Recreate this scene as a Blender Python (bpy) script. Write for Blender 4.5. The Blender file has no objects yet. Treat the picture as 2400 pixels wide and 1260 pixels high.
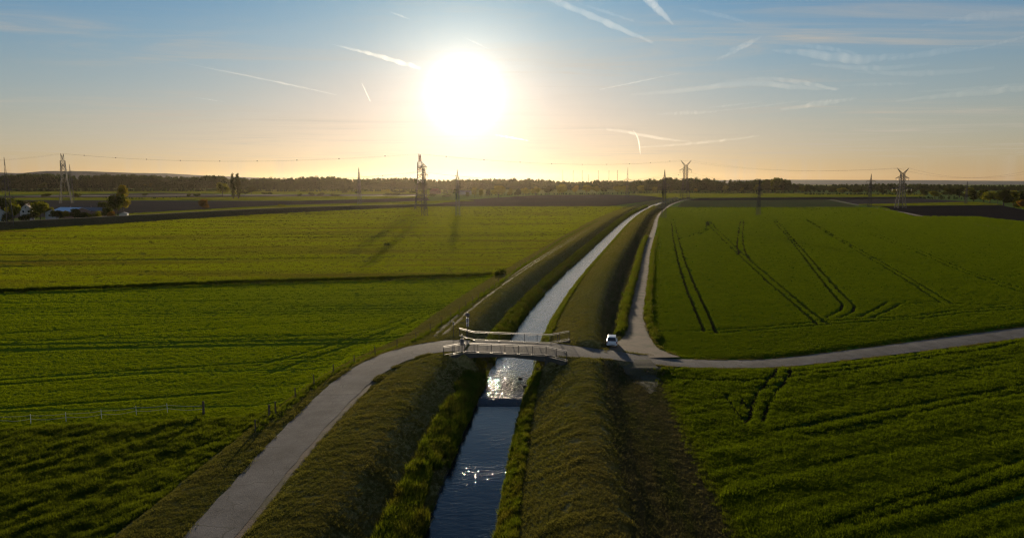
import bpy, math, random
import numpy as np
from mathutils import Vector, Matrix, Euler

R = math.radians
random.seed(7)
rng = np.random.default_rng(11)
SC = bpy.context.scene
COL = SC.collection

# ------------------------------------------------------------------ camera
H = 25.0                                   # drone height above the fields, metres
PITCH = math.atan(205 / 1600)
CP, SP = math.cos(PITCH), math.sin(PITCH)
cam = bpy.data.cameras.new('camera')
cam.lens, cam.sensor_width = 24.0, 36.0
cam.clip_start, cam.clip_end = 0.5, 400000
camo = bpy.data.objects.new('camera', cam)
camo.location = (0, 0, H)
camo.rotation_euler = (math.pi / 2 - PITCH, 0, 0)
COL.objects.link(camo)
SC.camera = camo

# ------------------------------------------------------------------ sky and sun
SUN_EL, SUN_AZ = R(7.0), R(-3.9)           # azimuth from +Y towards +X
SUN = Vector((math.sin(SUN_AZ) * math.cos(SUN_EL), math.cos(SUN_AZ) * math.cos(SUN_EL), math.sin(SUN_EL)))

def nd(nt, typ, ins=None, **props):
    n = nt.nodes.new(typ)
    for k, v in props.items():
        setattr(n, k, v)
    for k, v in (ins or {}).items():
        s = n.inputs[k]
        if isinstance(v, bpy.types.NodeSocket):
            nt.links.new(v, s)
        else:
            s.default_value = v
    return n

def mth(nt, op, a, b=None, clamp=False):
    ins = {0: a}
    if b is not None:
        ins[1] = b
    return nd(nt, 'ShaderNodeMath', ins, operation=op, use_clamp=clamp).outputs[0]

def mixc(nt, fac, a, b, blend='MIX'):
    n = nt.nodes.new('ShaderNodeMix')
    n.data_type = 'RGBA'
    n.blend_type = blend
    for idx, v in ((0, fac), (6, a), (7, b)):
        if isinstance(v, bpy.types.NodeSocket):
            nt.links.new(v, n.inputs[idx])
        else:
            n.inputs[idx].default_value = v if idx == 0 else tuple(v) + ((1,) if len(v) == 3 else ())
    return n.outputs[2]

def ramp(nt, fac, stops):
    n = nt.nodes.new('ShaderNodeValToRGB')
    cr = n.color_ramp
    while len(cr.elements) > 1:
        cr.elements.remove(cr.elements[-1])
    cr.elements[0].position = stops[0][0]
    cr.elements[0].color = tuple(stops[0][1]) + (1,)
    for p, c in stops[1:]:
        e = cr.elements.new(p)
        e.color = tuple(c) + (1,)
    nt.links.new(fac, n.inputs[0])
    return n.outputs[0]

world = bpy.data.worlds.new('World')
SC.world = world
world.use_nodes = True
wt = world.node_tree
wt.nodes.clear()
tc = nd(wt, 'ShaderNodeTexCoord')
dirv = tc.outputs['Generated']
sky = nd(wt, 'ShaderNodeTexSky', sky_type='NISHITA', sun_disc=False, sun_elevation=SUN_EL,
         sun_rotation=SUN_AZ, altitude=0, air_density=1.2, dust_density=0.2, ozone_density=1.5)
SKY_STR = 0.071
dot = nd(wt, 'ShaderNodeVectorMath', {0: dirv, 1: SUN}, operation='DOT_PRODUCT').outputs['Value']
omd = mth(wt, 'SUBTRACT', 1.0, dot)
def glow(sig, amp, col):
    k = 1 / (1 - math.cos(R(sig)))
    e = mth(wt, 'EXPONENT', mth(wt, 'MULTIPLY', omd, -k))
    e = mth(wt, 'MULTIPLY', e, amp)
    return nd(wt, 'ShaderNodeVectorMath', {0: col, 3: e}, operation='SCALE').outputs[0]
# the aureole of the low sun in hazy air, the same in every direction round it
g1 = glow(1.9, 30.0, (1.0, 0.96, 0.88))
g2 = glow(5.4, 5.4, (1.0, 0.93, 0.76))
g3 = glow(15.0, 1.25, (1.0, 0.92, 0.78))
add = lambda a, b: nd(wt, 'ShaderNodeVectorMath', {0: a, 1: b}, operation='ADD').outputs[0]
aure = add(add(g1, g2), g3)
# thin cirrus veil drawn on a plane high above
sep = nd(wt, 'ShaderNodeSeparateXYZ', {0: dirv})
zc = mth(wt, 'MAXIMUM', sep.outputs[2], 0.03)
px_ = mth(wt, 'DIVIDE', sep.outputs[0], zc)
py_ = mth(wt, 'DIVIDE', sep.outputs[1], zc)
pv = nd(wt, 'ShaderNodeCombineXYZ', {0: px_, 1: py_}).outputs[0]
mp = nd(wt, 'ShaderNodeMapping', {'Vector': pv, 'Rotation': (0, 0, R(20)), 'Scale': (0.35, 1.1, 1)}).outputs[0]
n1 = nd(wt, 'ShaderNodeTexNoise', {'Vector': mp, 'Scale': 1.1, 'Detail': 7, 'Roughness': 0.62, 'Distortion': 0.9}).outputs[0]
n2 = nd(wt, 'ShaderNodeTexNoise', {'Vector': pv, 'Scale': 0.22, 'Detail': 3}).outputs[0]
c1 = nd(wt, 'ShaderNodeMapRange', {0: n1, 1: 0.42, 2: 0.78, 3: 0.0, 4: 1.0}, interpolation_type='SMOOTHSTEP').outputs[0]
c2 = nd(wt, 'ShaderNodeMapRange', {0: n2, 1: 0.36, 2: 0.66, 3: 0.0, 4: 1.0}, interpolation_type='SMOOTHSTEP').outputs[0]
cir = mth(wt, 'MULTIPLY', mth(wt, 'MULTIPLY', c1, c2), 0.9)
zel = nd(wt, 'ShaderNodeMath', {0: sep.outputs[2], 1: 0.4}, operation='DIVIDE', use_clamp=True).outputs[0]
tint = ramp(wt, zel, [(0.0, (0.385, 0.43, 0.86)), (0.07, (0.385, 0.425, 0.78)), (0.19, (0.405, 0.43, 0.66)), (0.34, (0.385, 0.44, 0.645)), (0.475, (0.325, 0.445, 0.70)), (0.62, (0.24, 0.415, 0.70)), (1.0, (0.22, 0.40, 0.68))])
tint = nd(wt, 'ShaderNodeVectorMath', {0: tint, 3: 2.0}, operation='SCALE').outputs[0]
skyc = mixc(wt, 1.0, sky.outputs[0], (1, 1, 1), 'MULTIPLY')
wt.links.new(tint, skyc.node.inputs[7])
# gentle shoulder so the horizon under the sun keeps its colour
sp3 = nd(wt, 'ShaderNodeSeparateXYZ', {0: skyc})
chn = []
for i_, cap in enumerate((11.2, 9.0, 8.0)):
    q_ = mth(wt, 'POWER', mth(wt, 'DIVIDE', sp3.outputs[i_], cap), 3.0)
    chn.append(mth(wt, 'DIVIDE', sp3.outputs[i_], mth(wt, 'POWER', mth(wt, 'ADD', q_, 1.0), 1 / 3)))
skyc = nd(wt, 'ShaderNodeCombineXYZ', {0: chn[0], 1: chn[1], 2: chn[2]}).outputs[0]
skyc = mixc(wt, cir, skyc, (6.2, 5.4, 4.4))
tot = add(skyc, aure)
bg = nd(wt, 'ShaderNodeBackground', {0: tot, 1: SKY_STR})
wo = nd(wt, 'ShaderNodeOutputWorld')
wt.links.new(bg.outputs[0], wo.inputs[0])

sl = bpy.data.lights.new('sun', 'SUN')
sl.energy, sl.angle, sl.color = 5.0, R(0.6), (1.0, 0.81, 0.56)
slo = bpy.data.objects.new('sun', sl)
slo.rotation_euler = SUN.to_track_quat('Z', 'Y').to_euler()
COL.objects.link(slo)

SC.view_settings.view_transform = 'Standard'
SC.view_settings.look = 'None'
SC.view_settings.exposure = 0.28
SC.view_settings.gamma = 1.0
SC.render.film_transparent = False
SC.cycles.use_denoising = True
SC.cycles.denoiser = 'OPENIMAGEDENOISE'
SC.cycles.denoising_input_passes = 'RGB_ALBEDO_NORMAL'
SC.cycles.denoising_prefilter = 'NONE'
SC.cycles.pixel_filter_type = 'BLACKMAN_HARRIS'
SC.cycles.filter_width = 1.3
SC.cycles.max_bounces = 6
SC.cycles.diffuse_bounces = 3
SC.cycles.transmission_bounces = 4
SC.cycles.volume_bounces = 0
SC.cycles.transparent_max_bounces = 8
SC.cycles.sample_clamp_indirect = 4.0

# ------------------------------------------------------------------ helpers
def G(px, py, z=0.0):
    """world point at height z under a pixel of the 2400x1260 photograph"""
    u, v = (px - 1200) / 1600, (py - 630) / 1600
    t = (z - H) / (-SP - v * CP)
    return Vector((t * u, t * (CP - v * SP), z))

def sstep(e0, e1, x):
    t = np.clip((x - e0) / (e1 - e0), 0, 1)
    return t * t * (3 - 2 * t)

def vnoise(x, y, seed=0):
    xi, yi = np.floor(x).astype(np.int64), np.floor(y).astype(np.int64)
    xf, yf = x - xi, y - yi
    def h(a, b):
        n = (a * 374761393 + b * 668265263 + seed * 982451653) & 0x7fffffff
        n = ((n ^ (n >> 13)) * 1274126177) & 0x7fffffff
        n = (n ^ (n >> 16)) & 0x7fffffff
        return n / 0x7fffffff
    u, v = xf * xf * (3 - 2 * xf), yf * yf * (3 - 2 * yf)
    return (h(xi, yi) * (1 - u) + h(xi + 1, yi) * u) * (1 - v) + (h(xi, yi + 1) * (1 - u) + h(xi + 1, yi + 1) * u) * v

def fbm(x, y, seed=0, oct=3):
    s, a, t = 0, 1.0, 0
    for o in range(oct):
        s = s + a * vnoise(x * 2 ** o, y * 2 ** o, seed + o * 17)
        t += a
        a *= 0.5
    return s / t - 0.5

def tag(o, label=None, cat=None, group=None, kind=None):
    for k, v in (('label', label), ('category', cat), ('group', group), ('kind', kind)):
        if v:
            o[k] = v
    return o

def link(name, me, mat=None, parent=None):
    o = bpy.data.objects.new(name, me)
    COL.objects.link(o)
    if mat is not None and me is not None and not me.materials:
        me.materials.append(mat)
    if parent is not None:
        o.parent = parent
    return o

def empty(name, loc=(0, 0, 0), rz=0.0):
    o = bpy.data.objects.new(name, None)
    o.empty_display_size = 0.2
    o.location = loc
    o.rotation_euler = (0, 0, rz)
    COL.objects.link(o)
    return o

def npmesh(name, V, F, smooth=False, mats=()):
    """V (n,3), F (m,k) arrays"""
    V = np.asarray(V, dtype=np.float32).reshape(-1, 3)
    F = np.asarray(F, dtype=np.int32)
    k = F.shape[1]
    me = bpy.data.meshes.new(name)
    me.vertices.add(len(V))
    me.vertices.foreach_set('co', V.ravel())
    me.loops.add(F.size)
    me.loops.foreach_set('vertex_index', F.ravel())
    me.polygons.add(len(F))
    me.polygons.foreach_set('loop_start', np.arange(0, F.size, k, dtype=np.int32))
    me.polygons.foreach_set('loop_total', np.full(len(F), k, dtype=np.int32))
    if smooth:
        me.polygons.foreach_set('use_smooth', np.ones(len(F), dtype=bool))
    me.update(calc_edges=True)
    for m in mats:
        me.materials.append(m)
    return me

class MB:
    """collects simple shapes into one mesh"""
    def __init__(s):
        s.v, s.f = [], []
    def add(s, vs, fs):
        b = len(s.v)
        s.v += [tuple(p) for p in vs]
        s.f += [tuple(i + b for i in f) for f in fs]
        return s
    def box(s, c, d, rz=0.0):
        hx, hy, hz = d[0] / 2, d[1] / 2, d[2] / 2
        ca, sa = math.cos(rz), math.sin(rz)
        vs = []
        for z in (-hz, hz):
            for x, y in ((-hx, -hy), (hx, -hy), (hx, hy), (-hx, hy)):
                vs.append((c[0] + x * ca - y * sa, c[1] + x * sa + y * ca, c[2] + z))
        return s.add(vs, [(3, 2, 1, 0), (4, 5, 6, 7), (0, 1, 5, 4), (1, 2, 6, 5), (2, 3, 7, 6), (3, 0, 4, 7)])
    def bar(s, a, b, w, h=None, n=4):
        a, b = Vector(a), Vector(b)
        h = h or w
        d = (b - a).normalized()
        up = Vector((0, 0, 1)) if abs(d.z) < 0.95 else Vector((0, 1, 0))
        x = d.cross(up).normalized()
        y = x.cross(d)
        vs = []
        for p in (a, b):
            for i in range(n):
                t = 2 * math.pi * (i + 0.5) / n
                k = math.sqrt(2) if n == 4 else 1
                vs.append(p + x * (math.cos(t) * w / 2 * k) + y * (math.sin(t) * h / 2 * k))
        fs = [(n + i, n + (i + 1) % n, (i + 1) % n, i) for i in range(n)]
        fs += [tuple(range(n)), tuple(range(2 * n - 1, n - 1, -1))]
        return s.add(vs, fs)
    def tube(s, pts, rad, n=6, caps=True):
        pts = [Vector(p) for p in pts]
        if not hasattr(rad, '__len__'):
            rad = [rad] * len(pts)
        vs, fs = [], []
        for i, p in enumerate(pts):
            d = (pts[min(i + 1, len(pts) - 1)] - pts[max(i - 1, 0)]).normalized()
            up = Vector((0, 0, 1)) if abs(d.z) < 0.9 else Vector((0, 1, 0))
            x = d.cross(up).normalized()
            y = x.cross(d)
            for k in range(n):
                t = 2 * math.pi * k / n
                vs.append(p + (x * math.cos(t) + y * math.sin(t)) * rad[i])
        for i in range(len(pts) - 1):
            for k in range(n):
                a, b = i * n + k, i * n + (k + 1) % n
                fs.append((a + n, b + n, b, a))
        if caps:
            fs.append(tuple(range(n)))
            fs.append(tuple((len(pts) - 1) * n + k for k in range(n - 1, -1, -1)))
        return s.add(vs, fs)
    def ball(s, c, r, n=8, m=6, sc=(1, 1, 1)):
        vs = [(c[0], c[1], c[2] - r * sc[2])]
        for i in range(1, m):
            p = math.pi * i / m - math.pi / 2
            for k in range(n):
                t = 2 * math.pi * k / n
                vs.append((c[0] + r * sc[0] * math.cos(p) * math.cos(t), c[1] + r * sc[1] * math.cos(p) * math.sin(t), c[2] + r * sc[2] * math.sin(p)))
        vs.append((c[0], c[1], c[2] + r * sc[2]))
        fs = [(0, 1 + (k + 1) % n, 1 + k) for k in range(n)]
        for i in range(m - 2):
            for k in range(n):
                a, b = 1 + i * n + k, 1 + i * n + (k + 1) % n
                fs.append((a, b, b + n, a + n))
        l = len(vs) - 1
        fs += [(l, 1 + (m - 2) * n + k, 1 + (m - 2) * n + (k + 1) % n) for k in range(n)]
        return s.add(vs, fs)
    def mesh(s, name, mat=None, smooth=False):
        me = bpy.data.meshes.new(name)
        me.from_pydata(s.v, [], s.f)
        if smooth:
            me.polygons.foreach_set('use_smooth', [True] * len(me.polygons))
        me.update()
        if mat:
            me.materials.append(mat)
        return me
    def build(s, name, mat, parent=None, smooth=False):
        return link(name, s.mesh(name, mat, smooth), None, parent)

# ------------------------------------------------------------------ materials
def newmat(name):
    m = bpy.data.materials.new(name)
    m.use_nodes = True
    nt = m.node_tree
    nt.nodes.clear()
    out = nd(nt, 'ShaderNodeOutputMaterial')
    return m, nt, out

def noise(nt, vec, scale, detail=3, rough=0.55, dist=0.0):
    return nd(nt, 'ShaderNodeTexNoise', {'Vector': vec, 'Scale': scale, 'Detail': detail, 'Roughness': rough, 'Distortion': dist}).outputs[0]

def wpos(nt):
    return nd(nt, 'ShaderNodeNewGeometry').outputs['Position']

def rough_mat(name, c1, c2, scale=1.0, rough=0.9, bump=0.0, bscale=None, metal=0.0, spec=0.12, c3=None, s3=0.1):
    m, nt, out = newmat(name)
    p = wpos(nt)
    n = noise(nt, p, scale, 5, 0.65)
    col = mixc(nt, nd(nt, 'ShaderNodeMapRange', {0: n, 1: 0.3, 2: 0.7}).outputs[0], c1, c2)
    if c3 is not None:
        n3 = noise(nt, p, s3, 4, 0.6)
        col = mixc(nt, nd(nt, 'ShaderNodeMapRange', {0: n3, 1: 0.45, 2: 0.65}).outputs[0], col, c3)
    b = nd(nt, 'ShaderNodeBsdfPrincipled', {'Base Color': col, 'Roughness': rough, 'Metallic': metal, 'Specular IOR Level': spec})
    if bump:
        bn = nd(nt, 'ShaderNodeBump', {'Height': noise(nt, p, bscale or scale * 2, 4, 0.7), 'Strength': bump, 'Distance': 0.05})
        nt.links.new(bn.outputs[0], b.inputs['Normal'])
    nt.links.new(b.outputs[0], out.inputs[0])
    return m

def turf_mat(name, c1, c2, c3, ang=0.0, stripe=1.0, bs=2.5, bump=1.0, dist=0.25, big=0.02, sheen=0.15, stretch=0.12, soil=False):
    """grass or crop seen as a closed sward: colour drifting at several scales, rough relief"""
    m, nt, out = newmat(name)
    p = wpos(nt)
    rot = nd(nt, 'ShaderNodeMapping', {'Vector': p, 'Rotation': (0, 0, -ang)}).outputs[0]
    st = nd(nt, 'ShaderNodeMapping', {'Vector': rot, 'Scale': (stretch, 1, 1)}).outputs[0]
    nb = noise(nt, p, big, 4, 0.6)
    ns = noise(nt, st, 0.9, 4, 0.65)
    nf = noise(nt, p, bs, 3, 0.6)
    col = mixc(nt, nd(nt, 'ShaderNodeMapRange', {0: nb, 1: 0.35, 2: 0.65}).outputs[0], c1, c2)
    f3 = mth(nt, 'MULTIPLY', nd(nt, 'ShaderNodeMapRange', {0: ns, 1: 0.45, 2: 0.72}).outputs[0], stripe, clamp=True)
    col = mixc(nt, f3, col, c3)
    if soil:
        sa = nd(nt, 'ShaderNodeAttribute', attribute_name='soil')
        col = mixc(nt, sa.outputs['Fac'], col, (0.03, 0.026, 0.018))
    hsv = nd(nt, 'ShaderNodeHueSaturation', {'Color': col, 'Value': nd(nt, 'ShaderNodeMapRange', {0: nf, 1: 0.25, 2: 0.75, 3: 0.6, 4: 1.4}).outputs[0]})
    b = nd(nt, 'ShaderNodeBsdfDiffuse', {'Color': hsv.outputs[0], 'Roughness': 1.0})
    h = mth(nt, 'ADD', nf, mth(nt, 'MULTIPLY', ns, 0.8))
    bn = nd(nt, 'ShaderNodeBump', {'Height': h, 'Strength': bump, 'Distance': dist})
    nt.links.new(bn.outputs[0], b.inputs['Normal'])
    nt.links.new(b.outputs[0], out.inputs[0])
    return m

def leaf_mat(name, c1, c2, trans=0.5, tint=(1.7, 1.45, 0.35), c3=None, ang=0.0, amt=0.8, sx=0.015, sy=0.12):
    m, nt, out = newmat(name)
    oi = nd(nt, 'ShaderNodeObjectInfo')
    p = wpos(nt)
    n = noise(nt, p, 0.35, 3, 0.6)
    f = mth(nt, 'ADD', mth(nt, 'MULTIPLY', oi.outputs['Random'], 0.6), mth(nt, 'SUBTRACT', mth(nt, 'MULTIPLY', n, 1.2), 0.35), clamp=True)
    col = mixc(nt, f, c1, c2)
    if c3 is not None:
        rot = nd(nt, 'ShaderNodeMapping', {'Vector': p, 'Rotation': (0, 0, -ang)}).outputs[0]
        st = nd(nt, 'ShaderNodeMapping', {'Vector': rot, 'Scale': (sx, sy, 0.1)}).outputs[0]
        ns = noise(nt, st, 1.0, 5, 0.65)
        col = mixc(nt, mth(nt, 'MULTIPLY', nd(nt, 'ShaderNodeMapRange', {0: ns, 1: 0.45, 2: 0.68}).outputs[0], amt), col, c3)
    d = nd(nt, 'ShaderNodeBsdfDiffuse', {0: col})
    tcol = mixc(nt, 1.0, col, tint, 'MULTIPLY')
    t = nd(nt, 'ShaderNodeBsdfTranslucent', {0: tcol})
    mx = nd(nt, 'ShaderNodeMixShader', {0: trans, 1: d.outputs[0], 2: t.outputs[0]})
    nt.links.new(mx.outputs[0], out.inputs[0])
    return m

def plain(name, col, rough=0.6, metal=0.0, spec=0.4, var=0.15):
    return rough_mat(name, tuple(c * (1 - var) for c in col), tuple(c * (1 + var) for c in col), 3.0, rough, 0.0, None, metal, spec)

M = {}
M['pasture_a'] = turf_mat('pasture_a', (0.11, 0.16, 0.011), (0.095, 0.145, 0.011), (0.065, 0.09, 0.011), R(4), 0.8, 3.0, 0.9, 0.22)
M['pasture_b'] = turf_mat('pasture_b', (0.15, 0.165, 0.016), (0.17, 0.165, 0.022), (0.12, 0.10, 0.03), R(3), 1.0, 1.6, 1.0, 0.3, 0.012)
M['meadow'] = turf_mat('meadow', (0.04, 0.06, 0.010), (0.05, 0.07, 0.012), (0.03, 0.04, 0.01), R(25), 0.6, 2.0, 1.0, 0.4)
M['levee'] = turf_mat('levee', (0.21, 0.18, 0.065), (0.24, 0.195, 0.08), (0.15, 0.15, 0.04), R(-3), 0.9, 3.5, 1.0, 0.2, 0.06, 0.08, 0.25)
M['lane'] = turf_mat('lane', (0.12, 0.10, 0.05), (0.15, 0.125, 0.065), (0.08, 0.09, 0.025), R(80), 0.9, 3.0, 1.0, 0.2, 0.08, 0.05, 0.2)
M['crop_a'] = turf_mat('crop_a', (0.045, 0.085, 0.012), (0.038, 0.075, 0.012), (0.032, 0.06, 0.012), R(14), 0.7, 2.2, 1.0, 0.35, soil=True)
M['crop_b'] = turf_mat('crop_b', (0.085, 0.145, 0.012), (0.075, 0.13, 0.012), (0.055, 0.10, 0.012), R(5), 0.6, 2.2, 0.9, 0.3, 0.01, soil=True)
M['far_green'] = turf_mat('far_green', (0.20, 0.25, 0.05), (0.22, 0.25, 0.06), (0.15, 0.17, 0.05), R(2), 0.8, 0.4, 0.7, 0.3, 0.004, 0.12, 0.05)
M['plough'] = turf_mat('plough', (0.14, 0.10, 0.07), (0.12, 0.09, 0.065), (0.10, 0.075, 0.055), R(3), 0.9, 0.7, 0.8, 0.2, 0.01, 0.0, 0.05)
M['plough_dark'] = turf_mat('plough_dark', (0.045, 0.033, 0.027), (0.055, 0.04, 0.03), (0.038, 0.03, 0.026), R(3), 0.9, 0.7, 0.9, 0.25, 0.01, 0.0, 0.05)
M['stubble'] = turf_mat('stubble', (0.16, 0.15, 0.055), (0.15, 0.15, 0.045), (0.13, 0.11, 0.05), R(3), 0.9, 0.7, 0.7, 0.2, 0.01, 0.1, 0.05)
M['mud'] = rough_mat('mud', (0.05, 0.042, 0.03), (0.035, 0.032, 0.022), 1.2, 0.8, 0.6)
def road_mat(name, base):
    m, nt, out = newmat(name)
    p = wpos(nt)
    a1 = noise(nt, p, 0.33, 5, 0.65)
    a2 = noise(nt, p, 3.5, 5, 0.7)
    a3 = noise(nt, p, 14.0, 3, 0.7)
    col = mixc(nt, nd(nt, 'ShaderNodeMapRange', {0: a1, 1: 0.36, 2: 0.64}).outputs[0], tuple(c * 0.62 for c in base), tuple(c * 1.2 for c in base))
    col = mixc(nt, mth(nt, 'MULTIPLY', nd(nt, 'ShaderNodeMapRange', {0: a2, 1: 0.5, 2: 0.7}).outputs[0], 0.55), col, (0.17, 0.145, 0.11))
    wv = nd(nt, 'ShaderNodeVectorMath', {0: p, 1: nd(nt, 'ShaderNodeTexNoise', {'Vector': p, 'Scale': 0.8, 'Detail': 3}).outputs['Color']}, operation='ADD').outputs[0]
    vo = nd(nt, 'ShaderNodeTexVoronoi', {'Vector': wv, 'Scale': 0.33}, feature='DISTANCE_TO_EDGE').outputs['Distance']
    ck = nd(nt, 'ShaderNodeMapRange', {0: vo, 1: 0.0, 2: 0.022, 3: 0.8, 4: 0.0}).outputs[0]
    ck = mth(nt, 'MULTIPLY', ck, nd(nt, 'ShaderNodeMapRange', {0: a1, 1: 0.42, 2: 0.58}).outputs[0])
    col = mixc(nt, ck, col, (0.045, 0.045, 0.03))
    hsv = nd(nt, 'ShaderNodeHueSaturation', {'Color': col, 'Value': nd(nt, 'ShaderNodeMapRange', {0: a3, 1: 0.3, 2: 0.7, 3: 0.75, 4: 1.25}).outputs[0]})
    bs = nd(nt, 'ShaderNodeBsdfPrincipled', {'Base Color': hsv.outputs[0], 'Roughness': 0.9, 'Specular IOR Level': 0.1})
    bn = nd(nt, 'ShaderNodeBump', {'Height': mth(nt, 'ADD', a3, a2), 'Strength': 0.7, 'Distance': 0.03})
    nt.links.new(bn.outputs[0], bs.inputs['Normal'])
    nt.links.new(bs.outputs[0], out.inputs[0])
    return m
M['asphalt'] = road_mat('asphalt', (0.138, 0.125, 0.108))
M['asphalt_old'] = road_mat('asphalt_old', (0.15, 0.136, 0.118))
M['gravel'] = rough_mat('gravel', (0.145, 0.105, 0.07), (0.20, 0.148, 0.095), 2.6, 0.9, 0.8, 6.0, c3=(0.095, 0.085, 0.045), s3=0.45)
M['dirt'] = rough_mat('dirt', (0.075, 0.066, 0.045), (0.058, 0.052, 0.034), 0.9, 0.9, 0.8, 4.0, c3=(0.075, 0.075, 0.03), s3=0.6)
M['concrete'] = rough_mat('concrete', (0.11, 0.10, 0.085), (0.075, 0.07, 0.06), 0.9, 0.85, 0.25, 5.0)
M['rail'] = rough_mat('rail', (0.36, 0.33, 0.29), (0.28, 0.26, 0.23), 2.0, 0.55, 0.0, None, 0.2, 0.3)
M['post'] = rough_mat('post', (0.10, 0.09, 0.08), (0.07, 0.065, 0.06), 2.0, 0.5, 0.0, None, 0.3, 0.4)
M['wood'] = rough_mat('wood', (0.10, 0.075, 0.05), (0.14, 0.11, 0.08), 4.0, 0.85, 0.4)
M['steel'] = plain('steel', (0.06, 0.058, 0.055), 0.75, 0.0, 0.15)
M['steel_l'] = plain('steel_l', (0.15, 0.145, 0.135), 0.65, 0.1, 0.2)
M['red'] = plain('red', (0.38, 0.05, 0.035), 0.5)
M['white'] = plain('white', (0.72, 0.72, 0.70), 0.5)
M['wire'] = plain('wire', (0.06, 0.055, 0.05), 0.9, 0.0, 0.0)
M['ball'] = plain('ball', (0.035, 0.025, 0.022), 0.6)
M['tape'] = plain('tape', (0.4, 0.4, 0.37), 0.7, 0.0, 0.1)
M['insul'] = plain('insul', (0.12, 0.09, 0.07), 0.25, 0.0, 0.6)
M['paint'] = rough_mat('paint', (0.70, 0.72, 0.74), (0.74, 0.75, 0.77), 3.0, 0.28, 0, None, 0.0, 0.5)
M['glass'] = plain('glass', (0.012, 0.013, 0.015), 0.06, 0.0, 0.7)
M['tyre'] = plain('tyre', (0.02, 0.02, 0.02), 0.85)
M['plastic'] = plain('plastic', (0.03, 0.03, 0.032), 0.6)
M['lamp_red'] = plain('lamp_red', (0.22, 0.015, 0.015), 0.25, 0, 0.6)
M['sign_back'] = plain('sign_back', (0.16, 0.15, 0.17), 0.5, 0.5)
M['sign_plate'] = plain('sign_plate', (0.50, 0.48, 0.55), 0.45, 0.1)
M['wall_white'] = rough_mat('wall_white', (0.42, 0.41, 0.38), (0.50, 0.48, 0.45), 0.5, 0.9)
M['wall_brick'] = rough_mat('wall_brick', (0.30, 0.18, 0.13), (0.36, 0.22, 0.16), 1.0, 0.9)
M['tile_dark'] = rough_mat('tile_dark', (0.05, 0.04, 0.037), (0.08, 0.06, 0.055), 1.0, 0.8)
M['tile_red'] = rough_mat('tile_red', (0.24, 0.10, 0.07), (0.30, 0.13, 0.09), 1.0, 0.8)
M['roof_metal'] = rough_mat('roof_metal', (0.35, 0.42, 0.52), (0.42, 0.48, 0.58), 0.4, 0.3, 0, None, 0.4, 0.5)
M['roof_dull'] = rough_mat('roof_dull', (0.12, 0.12, 0.13), (0.16, 0.16, 0.17), 0.4, 0.6)
M['bark'] = rough_mat('bark', (0.07, 0.055, 0.04), (0.10, 0.08, 0.06), 2.0, 0.9)
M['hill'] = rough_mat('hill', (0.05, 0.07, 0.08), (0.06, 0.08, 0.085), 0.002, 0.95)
M['rock'] = rough_mat('rock', (0.26, 0.24, 0.21), (0.36, 0.34, 0.30), 3.0, 0.8, 0.5)
M['duck'] = plain('duck', (0.04, 0.03, 0.025), 0.7)
M['lf_a'] = leaf_mat('lf_a', (0.09, 0.11, 0.02), (0.13, 0.14, 0.025), 0.6)
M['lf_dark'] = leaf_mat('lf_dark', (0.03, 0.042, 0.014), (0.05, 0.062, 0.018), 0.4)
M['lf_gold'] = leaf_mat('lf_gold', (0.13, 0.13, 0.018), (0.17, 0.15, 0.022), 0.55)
M['lf_rust'] = leaf_mat('lf_rust', (0.16, 0.085, 0.03), (0.12, 0.08, 0.025), 0.45)
M['lf_forest'] = leaf_mat('lf_forest', (0.016, 0.030, 0.011), (0.058, 0.08, 0.02), 0.25, (1.05, 1.25, 0.5))
M['gr_reed'] = leaf_mat('gr_reed', (0.05, 0.085, 0.012), (0.10, 0.13, 0.018), 0.5, (1.6, 1.4, 0.35), (0.10, 0.085, 0.03), R(80), 0.7, 0.3, 0.5)
M['gr_meadow'] = leaf_mat('gr_meadow', (0.055, 0.085, 0.012), (0.09, 0.12, 0.016), 0.5)
M['gr_crop'] = leaf_mat('gr_crop', (0.042, 0.074, 0.007), (0.076, 0.114, 0.009), 0.55)
M['gr_short'] = leaf_mat('gr_short', (0.095, 0.10, 0.028), (0.14, 0.125, 0.042), 0.5, (1.2, 1.2, 0.5), (0.15, 0.125, 0.052), R(83), 0.65, 0.03, 0.22)
M['gr_lane'] = leaf_mat('gr_lane', (0.08, 0.075, 0.035), (0.115, 0.10, 0.055), 0.4, (1.2, 1.15, 0.6), (0.055, 0.07, 0.018), R(84), 0.8, 0.04, 0.35)
M['gr_past'] = leaf_mat('gr_past', (0.10, 0.145, 0.009), (0.14, 0.178, 0.012), 0.6, (1.6, 1.5, 0.28), (0.075, 0.105, 0.010), R(4), 0.9, 0.02, 0.5)
M['gr_past_b'] = leaf_mat('gr_past_b', (0.12, 0.165, 0.009), (0.19, 0.225, 0.013), 0.58, (1.6, 1.45, 0.3), (0.10, 0.085, 0.034), R(4), 1.0, 0.010, 0.085)
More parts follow.
